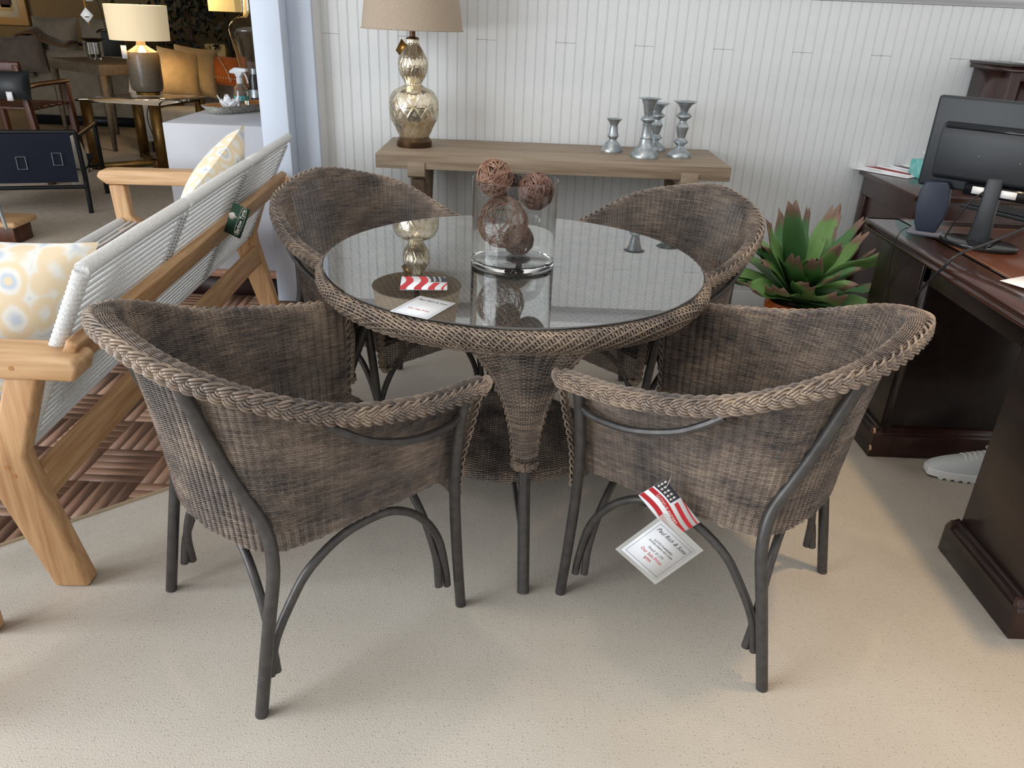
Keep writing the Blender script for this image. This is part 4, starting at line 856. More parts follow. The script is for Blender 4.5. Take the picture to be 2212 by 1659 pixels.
MB().grid(G).build('upper', 'shoe_knit', sh_, angle=180)
for i in range(6): MB().tube(spl([(.03 - i * .016, -.026, .078 + i * .004), (.028 - i * .016, 0, .090 + i * .005), (.026 - i * .016, .026, .078 + i * .004)], 8), .0026, 6).build('lace', 'shoe_white', sh_)
MB().tube(spl([(-.12, -.03, .085), (-.06, -.036, .108), (-.05, 0, .116), (-.06, .036, .108), (-.12, .03, .085)], 20), .007, 8).build('collar', 'shoe_knit', sh_)

# credenza with hutch at the wall
cr = thing('credenza', 'mahogany credenza with framed side panel by the beadboard wall', 'cabinet', (1.755, 3.47, 0.004))
MB().box(0.012, 1.2, 0, .60, .0, .745).build('carcass', 'mahogany', cr, smooth=False, bevel=.002)
MB().prism([(-.022, .748), (-.022, .772), (1.22, .772), (1.22, .745), (0, .745)], -.02, .615, 'xz').build('top', 'mahogany_y', cr, smooth=False, bevel=.003)
for b_ in ((0, .60, .655, .742), (0, .60, .02, .10), (0, .07, .10, .655), (.53, .60, .10, .655)): MB().box(.0, .014, b_[0], b_[1], b_[2], b_[3]).build('panel_frame', 'mahogany', cr, smooth=False, bevel=.003)
hu = thing('hutch', 'mahogany hutch standing on the credenza, top right', 'cabinet', (2.175, 3.76, .776))
MB().box(0, .85, .014, .33, 0, .505).build('carcass', 'mahogany', hu, smooth=False)
MB().box(-.028, .90, -.028, .335, .520, .532).build('top', 'mahogany_dark', hu, smooth=False, bevel=.003)
MB().prism([(-.022, .500), (-.022, .505), (-.010, .520), (.335, .520), (.335, .500)], -.02, .9, 'yz').build('cornice', 'mahogany', hu, smooth=False)
for b_ in ((0, .045, 0, .505), (.80, .85, 0, .505), (.045, .80, .46, .505), (.045, .80, 0, .05)): MB().box(b_[0], b_[1], -.004, .014, b_[2], b_[3]).build('front_frame', 'mahogany', hu, smooth=False, bevel=.002)
o = MB().box(-.15, .15, -.10, .10, 0, .004).xf(rotz(.1)).build('paper_sheet', 'paper', None, smooth=False); o.location = (2.42, 3.86, 1.309); tag(o, 'loose paper lying on top of the hutch', 'paper')
# fanned magazines and tissue box
CT = .777
mcols = [(236, 236, 238), (150, 60, 62), (226, 228, 232), (112, 100, 96), (232, 232, 230), (96, 104, 120)]
for i in range(6):
    a_ = AZ(1922 + i * 11, 371 - i * 4.2, CT + .004 * i); mat('magazine_%d' % i, srgb(*mcols[i]), .35, 0, srgb(*[int(c * .8) for c in mcols[i]]), 14)
    t = thing('magazine', ['topmost', 'second', 'third', 'fourth', 'fifth', 'lowest'][5 - i] + ' magazine of the fanned pile on the credenza', 'magazine', (a_[0], a_[1], CT + .0055 * (5 - i) if False else CT + .0008 + .0048 * i), math.radians(38 - 5 * i), 'magazines fanned on the credenza')
    MB().box(-.11, .11, -.15, .15, 0, .0042).build('pages', 'paper', t, smooth=False)
    MB().box(-.104, .112, -.145, .152, .0042, .0046).build('cover', 'magazine_%d' % i, t, smooth=False)
tq = AZ(1996, 386, CT); tb = thing('tissue_box', 'teal marbled tissue box beside the magazines', 'tissue box', (tq[0] + .02, tq[1] + .03, CT), math.radians(12))
MB().box(-.058, .058, -.058, .058, 0, .082).build('carton', 'teal', tb, smooth=False, bevel=.002)
MB().grid(np.array([[(.035 * (i / 4 - 1) * (1 - .2 * j), .008 * math.sin(i * 1.9) + .02 * (j - 1), .082 + .012 * j + .012 * math.sin(i + j)) for j in range(4)] for i in range(9)])).build('tissue', 'paper', tb)

# ================================================================== POTTED PLANT
PX, PY = 1.27, 3.38
plt = thing('potted_plant', 'bromeliad-like plant with brown-tipped green leaves in a glossy orange pot', 'plant', (PX, PY, .004))
potz = AY(1712, 650, PY)[2]
MB().lathe([(.001, 0), (.085, 0), (.10, .01), (.125, potz * .6), (.128, potz - .02), (.118, potz), (.110, potz), (.112, potz - .03), (.001, potz - .03)], 48).build('pot', 'orange_pot', plt)
MB().lathe([(.001, potz - .02), (.111, potz - .02)], 32, cap=False).build('soil', 'bark', plt)
def leaf_mesh(L, Wd, rise, droop, curl, seed, mt):
    g = np.random.default_rng(seed); nu, nv = 15, 7; u = np.linspace(0, 1, nu)[:, None]; v = np.linspace(-1, 1, nv)[None]
    lob = 1 - .10 * v ** 2 * u ** 2 + .06 * np.cos(v * 5 + g.uniform(0, 6)) * u ** 4
    s = u * L * lob; wd = Wd * (.42 + .62 * np.sin(np.clip(u, 0, 1) ** .85 * PI * .80)) * (1 - .35 * u ** 6)
    x = s * math.cos(rise) + L * .08 * u ** 3; z = s * math.sin(rise) - droop * L * u ** 2 + g.choice([-1, 1]) * g.uniform(.8, 1.6) * L * np.clip(u - .78, 0, 1) ** 1.6
    y = v * wd; z = z + curl * wd * v ** 2 + .018 * L * np.sin(v * 6 + g.uniform(0, 6)) * u ** 3 + .05 * Wd * np.sin(u * 14) * np.abs(v); x = np.broadcast_to(x, (nu, nv)); P = np.stack([x, np.broadcast_to(y, (nu, nv)), np.broadcast_to(z, (nu, nv))], -1)
    mb = MB().grid(P); o = mb.build('leaf', mt, plt, angle=180, attr=np.broadcast_to(u, (nu, nv)).reshape(-1)); so_ = o.modifiers.new('thick', 'SOLIDIFY'); so_.thickness = .0022; return o
protos = [leaf_mesh(.37, .050, .95, .03, .35, 11, 'leaf'), leaf_mesh(.40, .060, .66, .18, .25, 12, 'leaf'), leaf_mesh(.38, .066, .50, .22, .15, 13, 'leaf'), leaf_mesh(.33, .054, .85, .10, .4, 14, 'leaf_deep'), leaf_mesh(.34, .064, .42, .30, .2, 15, 'leaf_deep'), leaf_mesh(.40, .044, 1.12, .0, .5, 16, 'leaf_deep'), leaf_mesh(.30, .050, 1.0, .06, .4, 17, 'leaf'), leaf_mesh(.36, .052, .78, .10, -.3, 18, 'leaf'), leaf_mesh(.35, .048, 1.0, .04, -.25, 19, 'leaf_deep')]
usedl = set(); g = np.random.default_rng(5); lay = []
for k in range(11): lay.append((4 if k % 3 == 0 else 2, k * 2 * PI / 11 + .1, 0.0, .94 + .2 * g.random()))
for k in range(13): lay.append((1 if k % 3 else 3, k * 2 * PI / 13 + .3, .02, .86 + .26 * g.random()))
for k in range(11): lay.append(((3, 0, 7)[k % 3], k * 2 * PI / 11 + .7, .035, .84 + .28 * g.random()))
for k in range(9): lay.append(((5, 6, 8)[k % 3], k * 2 * PI / 9, .045, .8 + .3 * g.random()))
for pi_, an, dz_, sc in lay:
    o = protos[pi_] if pi_ not in usedl else protos[pi_].copy()
    if pi_ in usedl: COL.objects.link(o)
    usedl.add(pi_); an += g.uniform(-.15, .15); o.location = (.02 * math.cos(an), .02 * math.sin(an), potz - .005 + dz_); o.rotation_euler = (g.uniform(-.55, .55), g.uniform(-.22, .22), an); o.scale = (sc * 1.02,) * 3

# ================================================================== COUNTER AND WHAT STANDS ON IT
KZ = .876
tag(MB().box(-1.79, -1.266, 4.003, 5.22, PZ, KZ).build('display_counter', 'counter', smooth=False, bevel=.004), 'pale grey block counter beside the white column', 'counter')
ty = thing('serving_tray', 'oblong wooden tray with mosaic rim on the grey counter', 'tray', tuple(np.append(AZ(525, 240, KZ)[:2], KZ + .001)), math.radians(62))
a = np.linspace(0, 2 * PI, 48, endpoint=False); se = lambda w_, h_, p_=.55: [(np.sign(math.cos(t)) * abs(math.cos(t)) ** p_ * w_, np.sign(math.sin(t)) * abs(math.sin(t)) ** p_ * h_) for t in a]
o1, o2, o3, o4 = (np.array(se(w_, h_)) for w_, h_ in ((.21, .07), (.25, .098), (.242, .091), (.20, .062)))
ring = lambda P, z: np.column_stack([P, np.full(len(P), z)])
MB().grid(np.stack([ring(o1, 0), ring(o2, .042), ring(o3, .042)], 1), closed_u=True).build('mosaic_rim', 'tray_mosaic', ty, angle=180)
tb_ = MB(); tb_.grid(np.stack([ring(o3, .042), ring(o4, .012)], 1), closed_u=True); tb_.add(ring(o4, .012), g=[list(range(48))]); tb_.build('wood_well', 'tray_wood', ty)
def on_tray(px, py): q = AZ(px, py, KZ + .014); return (q[0], q[1], KZ + .014)
spb = thing('spray_bottle', 'clear spray bottle with white trigger standing in the tray', 'bottle', on_tray(524, 233), math.radians(-20))
hb = AY(524, 178, on_tray(524, 233)[1])[2] - KZ - .014
MB().lathe([(.0005, 0), (.036, 0), (.040, .006), (.040, hb * .62), (.034, hb * .80), (.017, hb * .93), (.014, hb), (.012, hb), (.015, hb * .92), (.032, hb * .79), (.0375, hb * .61), (.0375, .008), (.0005, .006)], 36, cap=False).build('bottle', 'glass', spb, angle=35)
MB().lathe([(.0005, .007), (.037, .009), (.037, hb * .36), (.0005, hb * .36)], 30, cap=False).build('liquid', 'water', spb)
MB().lathe([(.0005, hb - .006), (.018, hb - .006), (.018, hb + .022), (.012, hb + .028), (.0005, hb + .028)], 24).build('collar', 'translucent_white', spb)
MB().prism([(-.060, .052), (-.050, .062), (-.02, .076), (.055, .074), (.058, .058), (.03, .052), (.012, .026), (-.014, .026), (-.022, .044), (-.055, .044)], -.014, .014, 'xz').xf(trans(0, 0, hb)).build('spray_head', 'translucent_white', spb, smooth=False, bevel=.005)
MB().tube(spl([(.032, 0, hb + .055), (.048, 0, hb + .03), (.056, 0, hb - .002)], 10), .004, 8).build('trigger', 'translucent_white', spb)
MB().lathe([(.0385, hb * .30), (.0407, hb * .30), (.0407, hb * .48), (.0385, hb * .48)], 12, cap=False).build('label', 'teal', spb)
br_ = thing('dark_bottle', 'dark bottle with silver cap next to the spray bottle', 'bottle', on_tray(556, 222))
MB().lathe([(.0005, 0), (.034, 0), (.036, .005), (.036, .13), (.030, .15), (.030, .16), (.0005, .16)], 32).build('bottle', 'black_gloss', br_); MB().lathe([(.0367, .03), (.0367, .075)], 32, cap=False).build('label', 'pewter', br_); MB().lathe([(.0005, .16), (.022, .16), (.022, .19), (.0005, .19)], 24).build('cap', 'pewter', br_)
sf = thing('shell_ornament', 'white petalled ornament in the tray', 'ornament', on_tray(497, 240))
for k in range(9):
    an = k * 2 * PI / 9; pp = []
    for i in range(8):
        t = i / 7; wv = .026 * math.sin(PI * (.15 + .8 * t)); 
        pp.append([((.008 + .048 * t) * math.cos(an) - s_ * wv * math.sin(an), (.008 + .048 * t) * math.sin(an) + s_ * wv * math.cos(an), .012 + .055 * t ** 1.4 * (1.2 if k % 2 else .8) + .006 * s_ * s_) for s_ in (-1, -.5, 0, .5, 1)])
    o = MB().grid(np.array(pp)).build('petal', 'white_gloss', sf, angle=180); md2 = o.modifiers.new('thick', 'SOLIDIFY'); md2.thickness = .003
MB().sphere((0, 0, .012), .022, 14, 8, (1, 1, .6)).build('core', 'white_gloss', sf)
jg = AZ(548, 196, KZ); jug = thing('glass_jug', 'tall amber-tinted glass demijohn behind the spray bottle', 'vase', (jg[0], jg[1] + .12, KZ + .001))
def jz(y): return AY(535, y, jg[1] + .12)[2] - KZ
jp = spl([(.085, .0), (.10, .02), (.13, jz(120)), (.160, jz(75)), (.162, jz(62)), (.13, jz(45)), (.075, jz(32)), (.062, jz(15)), (.060, jz(-30)), (.075, jz(-40))], 50)
jp2 = np.vstack([[(.0005, 0)], jp, jp[::-1] * np.array([1, 1]) - np.array([.005, -.0]) * 1.0]); jp2[-1] = (jp[0, 0] - .006, .008); jp2 = np.vstack([jp2, [(.0005, .008)]])
MB().lathe(jp2, 48, cap=False).build('jug', 'glass_amber', jug, angle=60)

# ================================================================== SHOWROOM FURNITURE BEYOND
def P2(px, py, z=PZ): return AZ(px, py, z)
# navy sling chair
nc = P2(198, 460); wv = np.array([-.955, -.295, 0]); dv_ = np.array([-.295, .955, 0])
nav = thing('sling_chair', 'navy sling armchair with black metal frame, seen from behind', 'chair', (nc[0], nc[1], PZ), 0)
def NV(a_, b_, z): return wv * a_ + dv_ * b_ + np.array([0, 0, z - PZ])
ztop = AY(170, 285, nc[1])[2]; lean_ = .10
for a_ in (0, .78):
    MB().tube([NV(a_, 0, PZ), NV(a_, .02, .36), NV(a_ + 0, -.02 + .0, ztop)], .015, 10).build('leg', 'black_metal', nav)
    MB().tube([NV(a_, .62, PZ), NV(a_, .60, .62)], .015, 10).build('leg', 'black_metal', nav)
    MB().tube([NV(a_, -.01, .62), NV(a_, .60, .62)], .015, 10).build('arm', 'black_metal', nav)
MB().tube([NV(0, .01, .30), NV(.78, .01, .30)], .013, 8).build('rail', 'black_metal', nav); MB().tube([NV(0, -.02, ztop), NV(.78, -.02, ztop)], .015, 8).build('rail', 'black_metal', nav)
MB().tube([NV(0, .60, .34), NV(.78, .02, .30)], .012, 8).build('brace', 'black_metal', nav)
MB().grid(np.array([[NV(a_, -.035 + .05 * math.sin(t * PI) * 0 - .02 * math.sin(a_ / .78 * PI) * .4, .34 + (ztop - .34 - .005) * t) for t in np.linspace(0, 1, 8)] for a_ in np.linspace(.03, .77, 10)])).build('back_sling', 'navy_fabric', nav)
MB().grid(np.array([[NV(a_, .0 + .58 * t, .42 - .05 * math.sin(t * PI)) for t in np.linspace(0, 1, 8)] for a_ in np.linspace(.03, .75, 6)])).build('seat_sling', 'navy_fabric', nav)
for px, py in ((40, 357), (121, 346)):
    q = AY(px, py, nc[1] - .20 * ((170 - px) / 170) - .06); 
    u1, u2 = wv, np.array([0, 0, 1.0]); c_ = q - np.array([nc[0], nc[1], PZ]); a_ = c_ @ wv; z_ = q[2]
    ln = [NV(a_ - .026, -.050, z_ - .038), NV(a_ + .026, -.050, z_ - .038), NV(a_ + .026, -.050, z_ + .038), NV(a_ - .026, -.050, z_ + .038)]
    MB().tube(np.array(ln), .0028, 6, closed=True).build('buckle', 'pewter', nav)
q = AY(162, 348, nc[1] + .30); fp = thing('fur_pillow', 'white furry pillow on the navy sling chair', 'pillow'); cushion(MB(), .34, .30, .14, frame(q, (-.3, .95, .1), (0, -.2, 1))).build('cover', 'white_fur', fp, angle=180)
# wooden podium and silver chair leg at the left edge
bl = P2(48, 524); pod = thing('wood_podium', 'low wooden display podium at the left picture edge', 'podium', (bl[0], bl[1], PZ))
MB().box(-1.4, 0, -.05, .12, 0, .10).build('body', 'walnut', pod, smooth=False, bevel=.004); MB().box(-1.44, .03, -.08, .15, .10, .135).build('top', 'teak_x', pod, smooth=False, bevel=.012)
bq = AZ(14, 494, PZ + .135); bc = thing('blue_armchair', 'blue armchair on tapered silver leg, cut off at the left picture edge', 'chair', (bq[0], bq[1], PZ + .135))
MB().tube([(0, 0, 0), (-.03, 0, .26)], [.008, .016], 10).build('leg', 'pewter', bc); MB().tube([(-.55, -.02, 0), (-.52, -.02, .26)], [.008, .016], 10).build('leg', 'pewter', bc)
MB().box(-.62, -.02, -.30, .10, .26, .42).build('seat', 'navy_fabric', bc, smooth=False, bevel=.03); MB().box(-.14, -.02, -.30, .10, .42, .62).build('arm', 'navy_fabric', bc, smooth=False, bevel=.03)
# dark wooden chair
wy = 5.9; wc_ = AY(84, 262, wy); wch = thing('wooden_chair', 'dark reddish wooden chair with black cushion behind the navy chair', 'chair', (wc_[0], wy, PZ))
def WZ(y): return AY(40, y, wy)[2] - PZ
for dx in (0.0, -.55):
    MB().beam((dx, 0, 0), (dx - .08, .0, WZ(140)), .045, .05, (0, 1, 0)).build('leg', 'walnut', wch, smooth=False, bevel=.006)
    MB().beam((dx, .50, 0), (dx - .03, .50, WZ(190)), .045, .05, (0, 1, 0)).build('leg', 'walnut', wch, smooth=False, bevel=.006)
    MB().tube(spl([(dx - .06, 0, WZ(193)), (dx - .08, .2, WZ(188)), (dx - .02, .52, WZ(186))], 12), .018, 8).build('arm', 'walnut', wch)
MB().box(-.66, -.05, -.02, .02, WZ(160), WZ(134)).build('top_rail', 'walnut', wch, smooth=False, bevel=.008)
for k in range(5): MB().box(-.60, -.02, .02 + k * .10, .09 + k * .10, WZ(238), WZ(232)).build('seat_slat', 'walnut', wch, smooth=False, bevel=.004)
bcq = thing('black_cushion', 'glossy black cushion on the dark wooden chair', 'cushion'); cushion(MB(), .30, .20, .16, frame(AY(20, 184, wy - .06), (1, .05, .0), (0, .2, 1))).build('cover', 'black_plastic', bcq, angle=180)
o = MB().box(-.022, .022, -.001, .001, -.03, .03).build('ticket', 'paper', bcq, smooth=False); o.location = AY(21, 208, wy - .14)
# console table
cq = P2(250, 327); cy0 = cq[1]; ztc = AY(224, 140, cy0)[2]
con = thing('tall_console', 'grey-washed corner console table with tapered legs in the showroom', 'console table', (cq[0], cq[1], PZ), 0)
ul = P2(150, 300) - cq; ul = ul / np.linalg.norm(ul); ur = np.array([-ul[1], ul[0], 0]) * -1; Lc, Wc = .98, .50; hc = ztc - PZ
Mc = np.eye(4); Mc[:3, 0] = ur; Mc[:3, 1] = ul
MB().box(-.03, Wc + .03, -.03, Lc + .03, hc - .09, hc, Mc).build('top', 'grey_oak', con, smooth=False, bevel=.004)
for a_ in (.0, Wc):
    for b_ in (0.0, Lc): c_ = ur * a_ + ul * b_; MB().tube([c_ + (0, 0, 0), c_ + (0, 0, hc - .09)], [.022, .040], 4).build('leg', 'grey_oak', con, smooth=False)
def on_con(px, py): q = AZ(px, py, ztc); return (q[0], q[1], ztc + .001)
for px, nm in ((199, 'left'), (211, 'right')):
    t = thing('candle_glass', 'clear glass tumbler on the console, %s of the pair' % nm, 'glass', on_con(px, 129), 0, 'tumblers on the showroom console')
    MB().lathe([(.0005, 0), (.036, 0), (.038, .15), (.034, .15), (.032, .02), (.0005, .02)], 24, cap=False).build('glass', 'glass', t); MB().lathe([(.0005, .021), (.031, .022), (.031, .045), (.0005, .045)], 20, cap=False).build('wax', 'bark', t)
t = thing('black_dish', 'shallow black dish set across the tumblers', 'dish', tuple(np.array(on_con(205, 129)) + (0, .02, .155))); MB().lathe([(.0005, 0), (.06, 0), (.115, .03), (.108, .03), (.05, .012), (.0005, .012)], 32, cap=False).build('bowl', 'black_gloss', t)
oc = thing('orchid_pot', 'dark green cube pot with drooping orchid stems on the console', 'plant', on_con(250, 121), .4)
MB().box(-.10, .10, -.10, .10, 0, .23).build('pot', 'dark_leaf', oc, smooth=False, bevel=.006)
for k, (dx, h_) in enumerate(((-.05, .55), (.03, .62))):
    st = spl([(dx, 0, .22), (dx - .02, 0, .45), (dx - .06, 0, h_), (dx - .14, 0, h_ + .05)], 20); MB().tube(st, .004, 6).build('stem', 'dark_leaf', oc)
    for j in range(3): MB().sphere(st[-1 - j * 3] + np.array([0, -.01, -.02]), .022, 10, 6, (1, .5, .8)).build('blossom', 'pale_cushion', oc)
for k in range(5): an = k * 1.3; MB().grid(np.array([[(.02 * math.cos(an) + .16 * t * math.cos(an) - s_ * .025 * math.sin(an) * math.sin(PI * (t * .9 + .05)), .16 * t * math.sin(an) + s_ * .025 * math.cos(an) * math.sin(PI * (t * .9 + .05)), .23 + .10 * t - .12 * t * t) for s_ in (-1, 0, 1)] for t in np.linspace(0, 1, 8)])).build('leaf', 'dark_leaf', oc, angle=180)
MB().box(-.20, -.12, -.001, .001, .50, .60).build('ticket', 'paper', oc, smooth=False)
# hanging brass fitting with a diamond tag
hy = 6.2; hq = AY(190, 30, hy); pn = thing('brass_pendant', 'slim brass hanging fitting with a white diamond tag', 'light fitting', (hq[0], hy, hq[2]))
MB().tube([(0, 0, -.07), (-.01, 0, .02), (-.02, 0, .9)], .010, 8).build('rod', 'brass', pn); a = np.linspace(0, 2 * PI, 24, endpoint=False); MB().tube(np.stack([.024 * np.cos(a), .024 * np.sin(a), 0 * a - .02], -1), .004, 6, closed=True).build('ring', 'brass', pn)
MB().prism([(0, .052), (.048, 0), (0, -.052), (-.048, 0)], -.001, .001, 'xz').xf(trans(0, -.02, AY(190, 33, hy)[2] - hq[2])).build('diamond_tag', 'paper', pn, smooth=False)
# brass and glass side table with a lit lamp
bA, bB = P2(212, 366), P2(356, 377); gz = AY(200, 216, bA[1])[2]
bt = thing('glass_side_table', 'glass-topped side table on a flat brass frame', 'side table', (bA[0], bA[1], PZ))
bb = bB - bA; dd_ = np.array([.12, .62, 0]); cc_ = bb + dd_; gh = gz - PZ
for c_ in (np.zeros(3), bb, cc_, dd_): MB().box(c_[0] - .042, c_[0] + .042, c_[1] - .012, c_[1] + .012, 0, gh - .012).build('leg', 'brass_old', bt, smooth=False)
for s_, e_ in ((np.zeros(3), cc_), (dd_, bb)): MB().beam(s_ + (0, 0, .025), e_ + (0, 0, .025), .05, .05).build('base_runner', 'brass_old', bt, smooth=False)
for s_, e_ in ((np.zeros(3), dd_), (bb, cc_)): MB().beam(s_ + (0, 0, gh - .02), e_ + (0, 0, gh - .02), .025, .02).build('top_runner', 'brass_old', bt, smooth=False)
tp = [(-.06, -.04), (bb[0] + .06, bb[1] - .04), (cc_[0] + .06, cc_[1] + .04), (dd_[0] - .06, dd_[1] + .04)]; MB().prism(tp, gh - .008, gh + .004, 'xy').build('glass_top', 'glass', bt, smooth=False)
lq = AZ(316, 207, gz); ll = thing('table_lamp', 'taupe ceramic table lamp with lit white drum shade in the showroom', 'lamp', (lq[0], lq[1] + .05, gz + .006))
def LZ(y): return AY(316, y, lq[1] + .05)[2] - gz - .006
mpx = (lq[1] * .95) / FPX; rb = 33 * mpx; hcyl = LZ(112)
MB().lathe([(.0005, 0), (rb * .72, 0), (rb * .74, .022), (rb * .60, .030), (.0005, .030)], 36).build('base', 'brass', ll)
MB().lathe([(.0005, .028), (rb * .86, .030), (rb * .97, .05), (rb, .09), (rb, hcyl - .03), (rb * .93, hcyl), (rb * .55, LZ(104)), (rb * .30, LZ(98)), (rb * .26, LZ(90)), (.0005, LZ(88))], 48).build('body', 'ceramic_taupe', ll)
MB().lathe([(rb * .24, LZ(100)), (rb * .24, LZ(84))], 20).build('neck', 'copper', ll)
MB().lathe([(59 * mpx, LZ(87)), (61 * mpx, LZ(11)), (59.5 * mpx, LZ(11)), (57.5 * mpx, LZ(87))], 60, cap=False).build('lamp_shade', 'shade_lit', ll)
MB().box(-.022, .022, -.001, .001, -.05, .05).xf(trans(-.085, -rb - .01, LZ(112))).build('ticket', 'paper', ll, smooth=False)
o = point_light('lamp_bulb', (lq[0], lq[1] + .05, gz + LZ(45)), 13, (1.0, .74, .42), .06)
cable('lamp_cord', 'dark lamp cord hanging under the glass side table', [(lq[0], lq[1] + .1, gz), AY(318, 250, lq[1] + .25), AY(330, 290, lq[1] + .3), AZ(345, 325, PZ + .01)], .004, 'cable_black', 30)
# beige sofa at the back left
by_ = 8.95; s0 = AY(70, 250, by_); s1 = AY(300, 200, by_); bs = thing('beige_sofa', 'long beige upholstered sofa at the back of the showroom', 'sofa', (s0[0], by_, PZ))
wS = s1[0] - s0[0]; ht = AY(200, 112, by_)[2] - PZ
MB().box(0, wS, 0, .95, .10, ht * .5).build('base', 'beige_sofa', bs, smooth=False, bevel=.03); MB().box(0, wS, -.04, .24, .08, ht).build('back', 'beige_sofa', bs, smooth=False, bevel=.05, seg=3)
for xx in (0, wS - .22): MB().box(xx, xx + .22, 0, .98, .10, ht * .80).build('arm', 'beige_sofa', bs, smooth=False, bevel=.04, seg=3)
MB().box(.0, wS, -.03, .9, 0, .10).build('plinth', 'black_metal', bs, smooth=False)
for k in range(2): cushion(MB(), wS * .40, .50, .22, frame((wS * (.28 + .42 * k), .16, ht + .08), (1, 0, 0), (0, .15, 1))).build('back_cushion', 'beige_sofa', bs, angle=180)
for px, py, mt_, lb in ((20, 122, 'mauve_cushion', 'mauve throw pillow at the left end of the beige sofa'), (52, 112, 'mauve_cushion', 'second mauve throw pillow leaning on the beige sofa')):
    t = thing('throw_pillow', lb, 'pillow'); cushion(MB(), .42, .38, .2, frame(AY(px, py + 6, by_ - .12), (1, .2, .1), (0, .2, 1))).build('cover', mt_, t, angle=180)
t = thing('throw_blanket', 'brown blanket draped over the beige sofa back', 'blanket', tuple(AY(95, 86, by_ + .1)))
MB().grid(np.array([[(-.22 + .55 * i / 11, -.2 + .4 * j / 6, .12 * math.exp(-((i - 3) / 3.2) ** 2) - .03 * ((j - 3) / 3) ** 2 + .012 * math.sin(i * 1.7 + j)) for j in range(7)] for i in range(12)])).build('cloth', 'brown_throw', t, angle=180).modifiers.new('thick', 'SOLIDIFY').thickness = .02
# grey sofa with cushions
gy_ = 7.4; g0 = AY(290, 250, gy_); g1 = AY(560, 235, gy_); gs = thing('grey_sofa', 'light grey upholstered sofa beyond the glass side table', 'sofa', (g0[0], gy_, PZ))
wG = g1[0] - g0[0]; seat_h = AY(400, 225, gy_)[2] - PZ
MB().box(0, wG, 0, .95, .10, max(seat_h - .05, .38)).build('base', 'grey_sofa', gs, smooth=False, bevel=.03); MB().box(.1, wG - .1, .05, .88, 0, .10).build('plinth', 'black_metal', gs, smooth=False)
MB().box(0, .24, -.02, .98, .12, AY(290, 160, gy_)[2] - PZ).build('arm', 'grey_sofa', gs, smooth=False, bevel=.05, seg=3)
MB().box(.2, wG, .72, .98, .12, AY(480, 168, gy_ + .85)[2] - PZ).build('back', 'grey_sofa', gs, smooth=False, bevel=.05, seg=3)
for px, py, yo, w_, h_, tilt, mt_, lb in ((324, 172, .35, .38, .40, .35, 'pale_cushion', 'pale pillow with paper label on the grey sofa'), (352, 184, .32, .36, .38, .3, 'rust_cushion', 'dark rust pillow tucked beside the beige pillows'), (388, 160, .28, .38, .44, .30, 'beige_cushion', 'beige pillow leaning left on the grey sofa'), (424, 155, .40, .38, .44, .28, 'beige_cushion', 'plump beige pillow with gathered edge on the grey sofa')):
    t = thing('throw_pillow', lb, 'pillow', group='pillows on the grey sofa'); cushion(MB(), w_, h_, .2, frame(AY(px, py, gy_ + yo), (.86, .45, -.12), (-tilt, .1, 1))).build('cover', mt_, t, angle=180)
t = thing('lumbar_pillow', 'orange velvet pillow with white stitched lines on the grey sofa', 'pillow'); Mo = frame(AY(472, 152, gy_ + .50), (1, .12, -.08), (-.05, .2, 1)); cushion(MB(), .42, .27, .14, Mo).build('cover', 'rust_cushion', t, angle=180)
for k in range(16): MB().sphere((Mo @ np.array([-.2 + .026 * k, -.07, -.076 if False else .068, 1]))[:3], .006, 6, 4).build('stitch', 'stitch', t); MB().sphere((Mo @ np.array([.02 + .004 * k + .05 * math.sin(k / 15 * PI / 2), .10 - .013 * k, .078, 1]))[:3], .006, 6, 4).build('stitch', 'stitch', t)
o = MB().box(-.06, .06, -.06, .06, 0, .14).build('keepsake_box', 'art_cream', None, smooth=False, bevel=.004); o.scale = (2.0, 2.0, 1.2); q = AY(475, 128, 9.9); o.location = q; tag(o, 'cream box on a shelf behind the orange pillow', 'box')
sd = thing('sideboard', 'low dark sideboard carrying the cream box', 'sideboard', (q[0], 9.9, PZ)); MB().box(-.12, .9, -.2, .3, 0, q[2] - PZ - .001).build('carcass', 'walnut', sd, smooth=False, bevel=.006); MB().box(-.14, .92, -.22, -.2, .1, q[2] - PZ - .05).build('door', 'walnut', sd, smooth=False, bevel=.004)
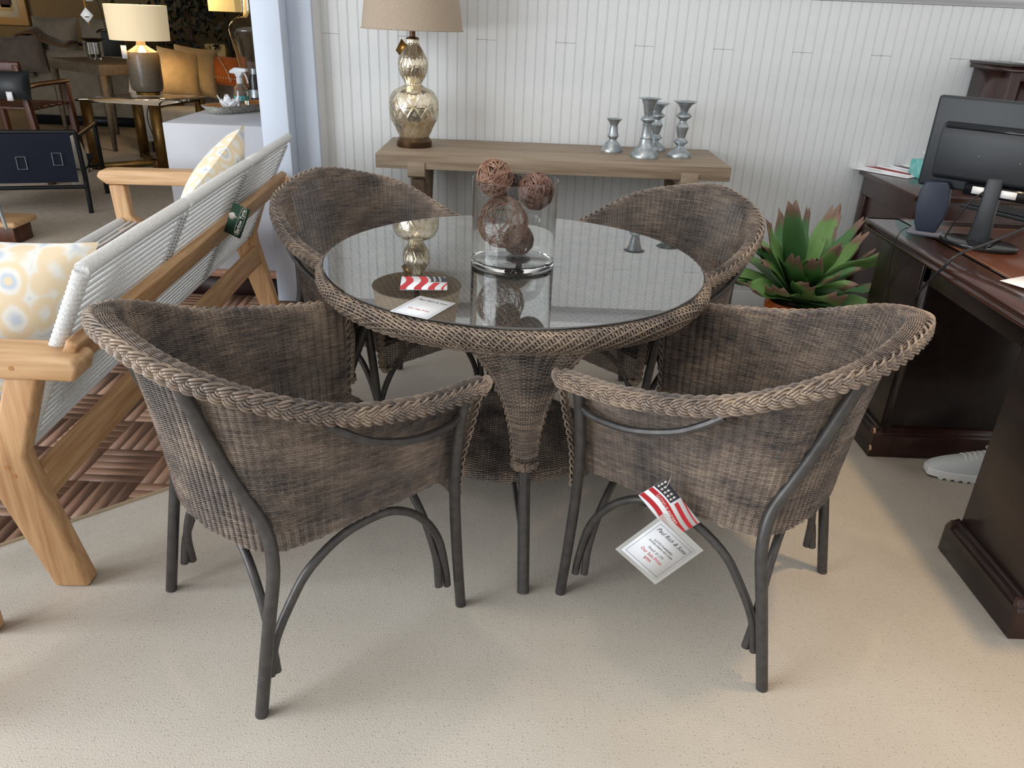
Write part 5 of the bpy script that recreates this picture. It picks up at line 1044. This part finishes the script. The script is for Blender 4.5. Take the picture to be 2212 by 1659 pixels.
# dark weeping tree and a second lit shade
tq_ = AY(404, 50, 9.6); tr = thing('potted_tree', 'tall dark weeping fig tree in the showroom', 'tree', (tq_[0], 9.6, PZ)); g = np.random.default_rng(3)
MB().tube(spl([(0, 0, 0), (.03, .02, .8), (-.02, 0, 1.6), (.02, 0, 2.4)], 20), .03, 8).build('trunk', 'bark', tr); MB().lathe([(.0005, 0), (.15, 0), (.19, .32), (.17, .32), (.0005, .28)], 24).build('pot', 'black_metal', tr)
fo = MB(); n_ = 1500
c_ = g.normal(size=(n_, 3)) * np.array([.24, .24, .42]) + np.array([0, 0, 1.62]); c_[:, 2] = np.clip(c_[:, 2], .78, 2.7)
for p in c_: 
    d1_ = g.normal(size=3); d1_[2] -= 1.0; d1_ /= np.linalg.norm(d1_); d2_ = np.cross(d1_, g.normal(size=3)); d2_ /= np.linalg.norm(d2_); L_ = g.uniform(.07, .12); fo.add([p, p + d1_ * L_ * .5 + d2_ * L_ * .22, p + d1_ * L_, p + d1_ * L_ * .5 - d2_ * L_ * .22], [[0, 1, 2, 3]])
tag(fo.build('foliage', 'dark_leaf', tr, smooth=False), kind='stuff')
fq = AY(487, 0, 9.0); fl2 = thing('floor_lamp', 'floor lamp with square lit shade beside the dark tree', 'lamp', (fq[0], 9.0, PZ)); zb2 = AY(487, 25, 9.0)[2] - PZ
MB().lathe([(.0005, 0), (.14, 0), (.14, .02), (.0005, .02)], 24).build('base', 'black_metal', fl2); MB().tube([(0, 0, .02), (0, 0, zb2 + .1)], .012, 8).build('pole', 'black_metal', fl2); MB().box(-.14, .14, -.14, .14, zb2, zb2 + .32).build('lamp_shade', 'shade_lit_far', fl2, smooth=False, bevel=.004)
point_light('lamp_bulb', (fq[0] - .25, 8.7, PZ + zb2 + .15), 6, (1.0, .72, .4), .08)
# framed picture on the far wall
aq = AY(66, 56, 10.55); ar = thing('framed_picture', 'framed abstract picture high on the far wall', 'picture', (aq[0], 10.56, aq[2]))
MB().box(-1.2, 0, -.03, .03, 0, .9).build('frame', 'frame_wood', ar, smooth=False, bevel=.008); MB().box(-1.12, -.09, -.034, -.03, .09, .82).build('mat_board', 'art_paper', ar, smooth=False); MB().box(-1.05, -.16, -.036, -.034, .16, .75).build('picture', 'art_green', ar, smooth=False); MB().box(-.30, -.18, -.038, -.036, .20, .75).build('purple_patch', 'art_purple', ar, smooth=False); MB().box(-1.05, -.16, -.038, -.036, .16, .23).build('cream_band', 'art_cream', ar, smooth=False)
point_light('wall_lamp_bulb', (-6.6, 9.6, 1.25), 12, (1.0, .74, .44), .1)
spot_light('showroom_spot', (-3.6, 8.0, 2.8), (-3.7, 7.6, 0), 20, (1.0, .78, .5), 60, .05, .4)
